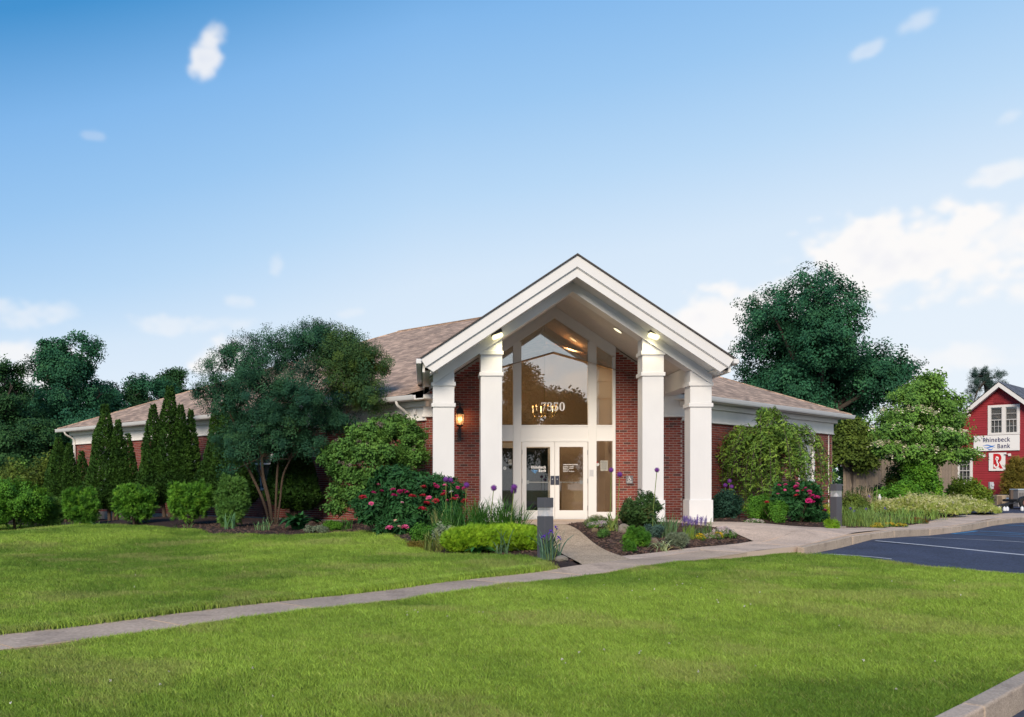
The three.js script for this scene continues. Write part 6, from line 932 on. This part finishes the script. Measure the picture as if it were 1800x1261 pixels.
{ const t = stand('air_handler', 'grey louvred metal box behind the trailer at the right edge', 'air conditioner', 26.085, 42.4); obj('cabinet', box(0.7, 0.72, 0.6, 0, 0.36, 0, 0.02), std([0.24, 0.23, 0.23], 0.6), t); obj('lid', box(0.74, 0.06, 0.64, 0, 0.75, 0, 0.02), std([0.4, 0.48, 0.56], 0.5), t); for (let k = 0; k < 6; k++) obj('louvre', box(0.08, 0.5, 0.015, -0.27 + k * 0.108, 0.36, 0.306), std([0.14, 0.13, 0.13], 0.6), t); }

// ---------------------------------------------------------------- grass blades on both lawns
{
  const blade = (() => { const rnd = RNG(401), v = []; for (let i = 0; i < 15; i++) { const a = rnd() * 6.283, x = (rnd() - 0.5) * 0.12, z = (rnd() - 0.5) * 0.12, h = 0.02 + rnd() * 0.03, l = (0.25 + rnd() * 0.75) * h, w = 0.0016 + rnd() * 0.0012, c = Math.cos(a), s = Math.sin(a), f = rnd() * 6.283, p = Math.cos(f) * w, q = Math.sin(f) * w, m = [x + c * l * 0.35, h * 0.62, z + s * l * 0.35]; v.push(x - p, -0.01, z - q, x + p, -0.01, z + q, m[0] + p * 0.8, m[1], m[2] + q * 0.8, x - p, -0.01, z - q, m[0] + p * 0.8, m[1], m[2] + q * 0.8, m[0] - p * 0.8, m[1], m[2] - q * 0.8, m[0] - p * 0.8, m[1], m[2] - q * 0.8, m[0] + p * 0.8, m[1], m[2] + q * 0.8, x + c * l, h, z + s * l); } const g = new THREE.BufferGeometry(); g.setAttribute('position', new THREE.Float32BufferAttribute(v, 3)); g.computeVertexNormals(); return g; })();
  const island = SR([[2.95, -8], [12.0, -8], [12.0, 26.75], [2.95, 26.75]]), rnd = RNG(402), o = new THREE.Object3D(), c = new THREE.Color(), mat = new THREE.MeshPhysicalMaterial({ color: rgb(1, 1, 1), roughness: 0.6, specularIntensity: 0.25, side: THREE.DoubleSide });
  const sets = [['grass', island, 'short mown green grass on the lawn in front of the walk'], ['grass', leftLawn, 'short mown green grass on the lawn between walk and bank']];
  for (const [name, poly, label] of sets) {
    const spots = [];
    for (const [d0, d1, dens, sc] of [[3.5, 7, 1100, 1.0], [7, 10, 850, 1.05], [10, 14, 560, 1.15], [14, 20, 320, 1.35], [20, 28, 170, 1.6], [28, 44, 90, 1.9]]) {
      const kA = -0.56, kB = 0.78, area = (kB - kA) * (d1 * d1 - d0 * d0) / 2; let n = Math.round(area * dens);
      for (let i = 0; i < n; i++) { const d = Math.sqrt(lerp(d0 * d0, d1 * d1, rnd())), x = lerp(kA, kB, rnd()) * d; if (inside(poly, x, -d)) spots.push([x, -d, sc]); }
    }
    // ragged longer grass where the turf meets the walk
    if (poly === leftLawn) for (let i = 0; i < 5200; i++) { const r = -4 + rnd() * 21.4, s = 13.36 + Math.abs(rnd() + rnd() - 1) * 0.16, [x, z] = fromSR(s, r); spots.push([x, z, 1.7]); }
    else for (let i = 0; i < 5200; i++) { const r = -4 + rnd() * 30.5, s = 11.98 - Math.abs(rnd() + rnd() - 1) * 0.14, [x, z] = fromSR(s, r); spots.push([x, z, 1.3]); }
    const im = new THREE.InstancedMesh(blade, mat, spots.length);
    spots.forEach(([x, z, sc], i) => {
      const big = fbm(x * 0.35 + 3, z * 0.35, 1, 4), mid = fbm(x * 1.4, z * 1.4, 5, 3), k = sc * (0.75 + 0.55 * mid) * (0.8 + 0.4 * rnd());
      o.position.set(x, G(x, z) + (poly === island ? islandDrop(x, z) + 0.001 : 0.002), z); o.rotation.set((rnd() - 0.5) * 0.3, rnd() * 6.283, (rnd() - 0.5) * 0.3); o.scale.set(k, k * (0.75 + 0.5 * mid), k); o.updateMatrix(); im.setMatrixAt(i, o.matrix);
      const dry = smooth(0.55, 0.72, fbm(x * 0.9 + 20, z * 0.9, 9, 4)) * (0.5 + 0.5 * rnd()), t = clamp((big - 0.5) * 3.0 + (mid - 0.5) * 1.0 + 0.5 + (rnd() - 0.5) * 0.55, 0, 1);
      c.setRGB(lerp(0.108, 0.24, t), lerp(0.2, 0.365, t), lerp(0.027, 0.052, t)).multiplyScalar(0.62 + 0.76 * rnd()).lerp(new THREE.Color().setRGB(0.36, 0.31, 0.14), dry * 0.36 + (rnd() < 0.06 ? 0.4 : 0)); im.setColorAt(i, c);
    });
    im.name = numbered(name); im.userData = { kind: 'stuff', label, category: 'grass' }; im.castShadow = im.receiveShadow = true; scene.add(im);
  }
}
{ // white clover heads scattered in the turf
  const rnd = RNG(411), g = leafClump(16, 0.014, 0.01, 0.008, 412, 0, 1.2), list = [];
  for (const [cx, cz, n, q] of [[0.3, -10.6, 9, 0.5], [2.2, -12.4, 16, 1.6], [1.7, -8.3, 7, 0.6], [-2.0, -7.2, 12, 1.2], [5.5, -12, 12, 2.5], [-6, -14, 10, 3], [3.2, -7.0, 6, 1.2]]) for (let i = 0; i < n; i++) { const x = cx + (rnd() - 0.5) * 2 * q, z = cz + (rnd() - 0.5) * 2 * q; if (-z - x < 3.4 || (-z - x > 11.8 && -z - x < 13.5)) continue; list.push([x, G(x, z) + (-z - x < 12 ? 0.02 : 0.05), z, 0, 1, 0, 0.65, rnd()]); }
  const im = foliage('clover_heads', g, list, [[0.5, 0.48, 0.42], [0.75, 0.73, 0.68]], scene, 413); im.userData.label = 'tiny white clover heads dotted over both lawns'; im.userData.category = 'flowers';
}
renderer.render(scene, camera);
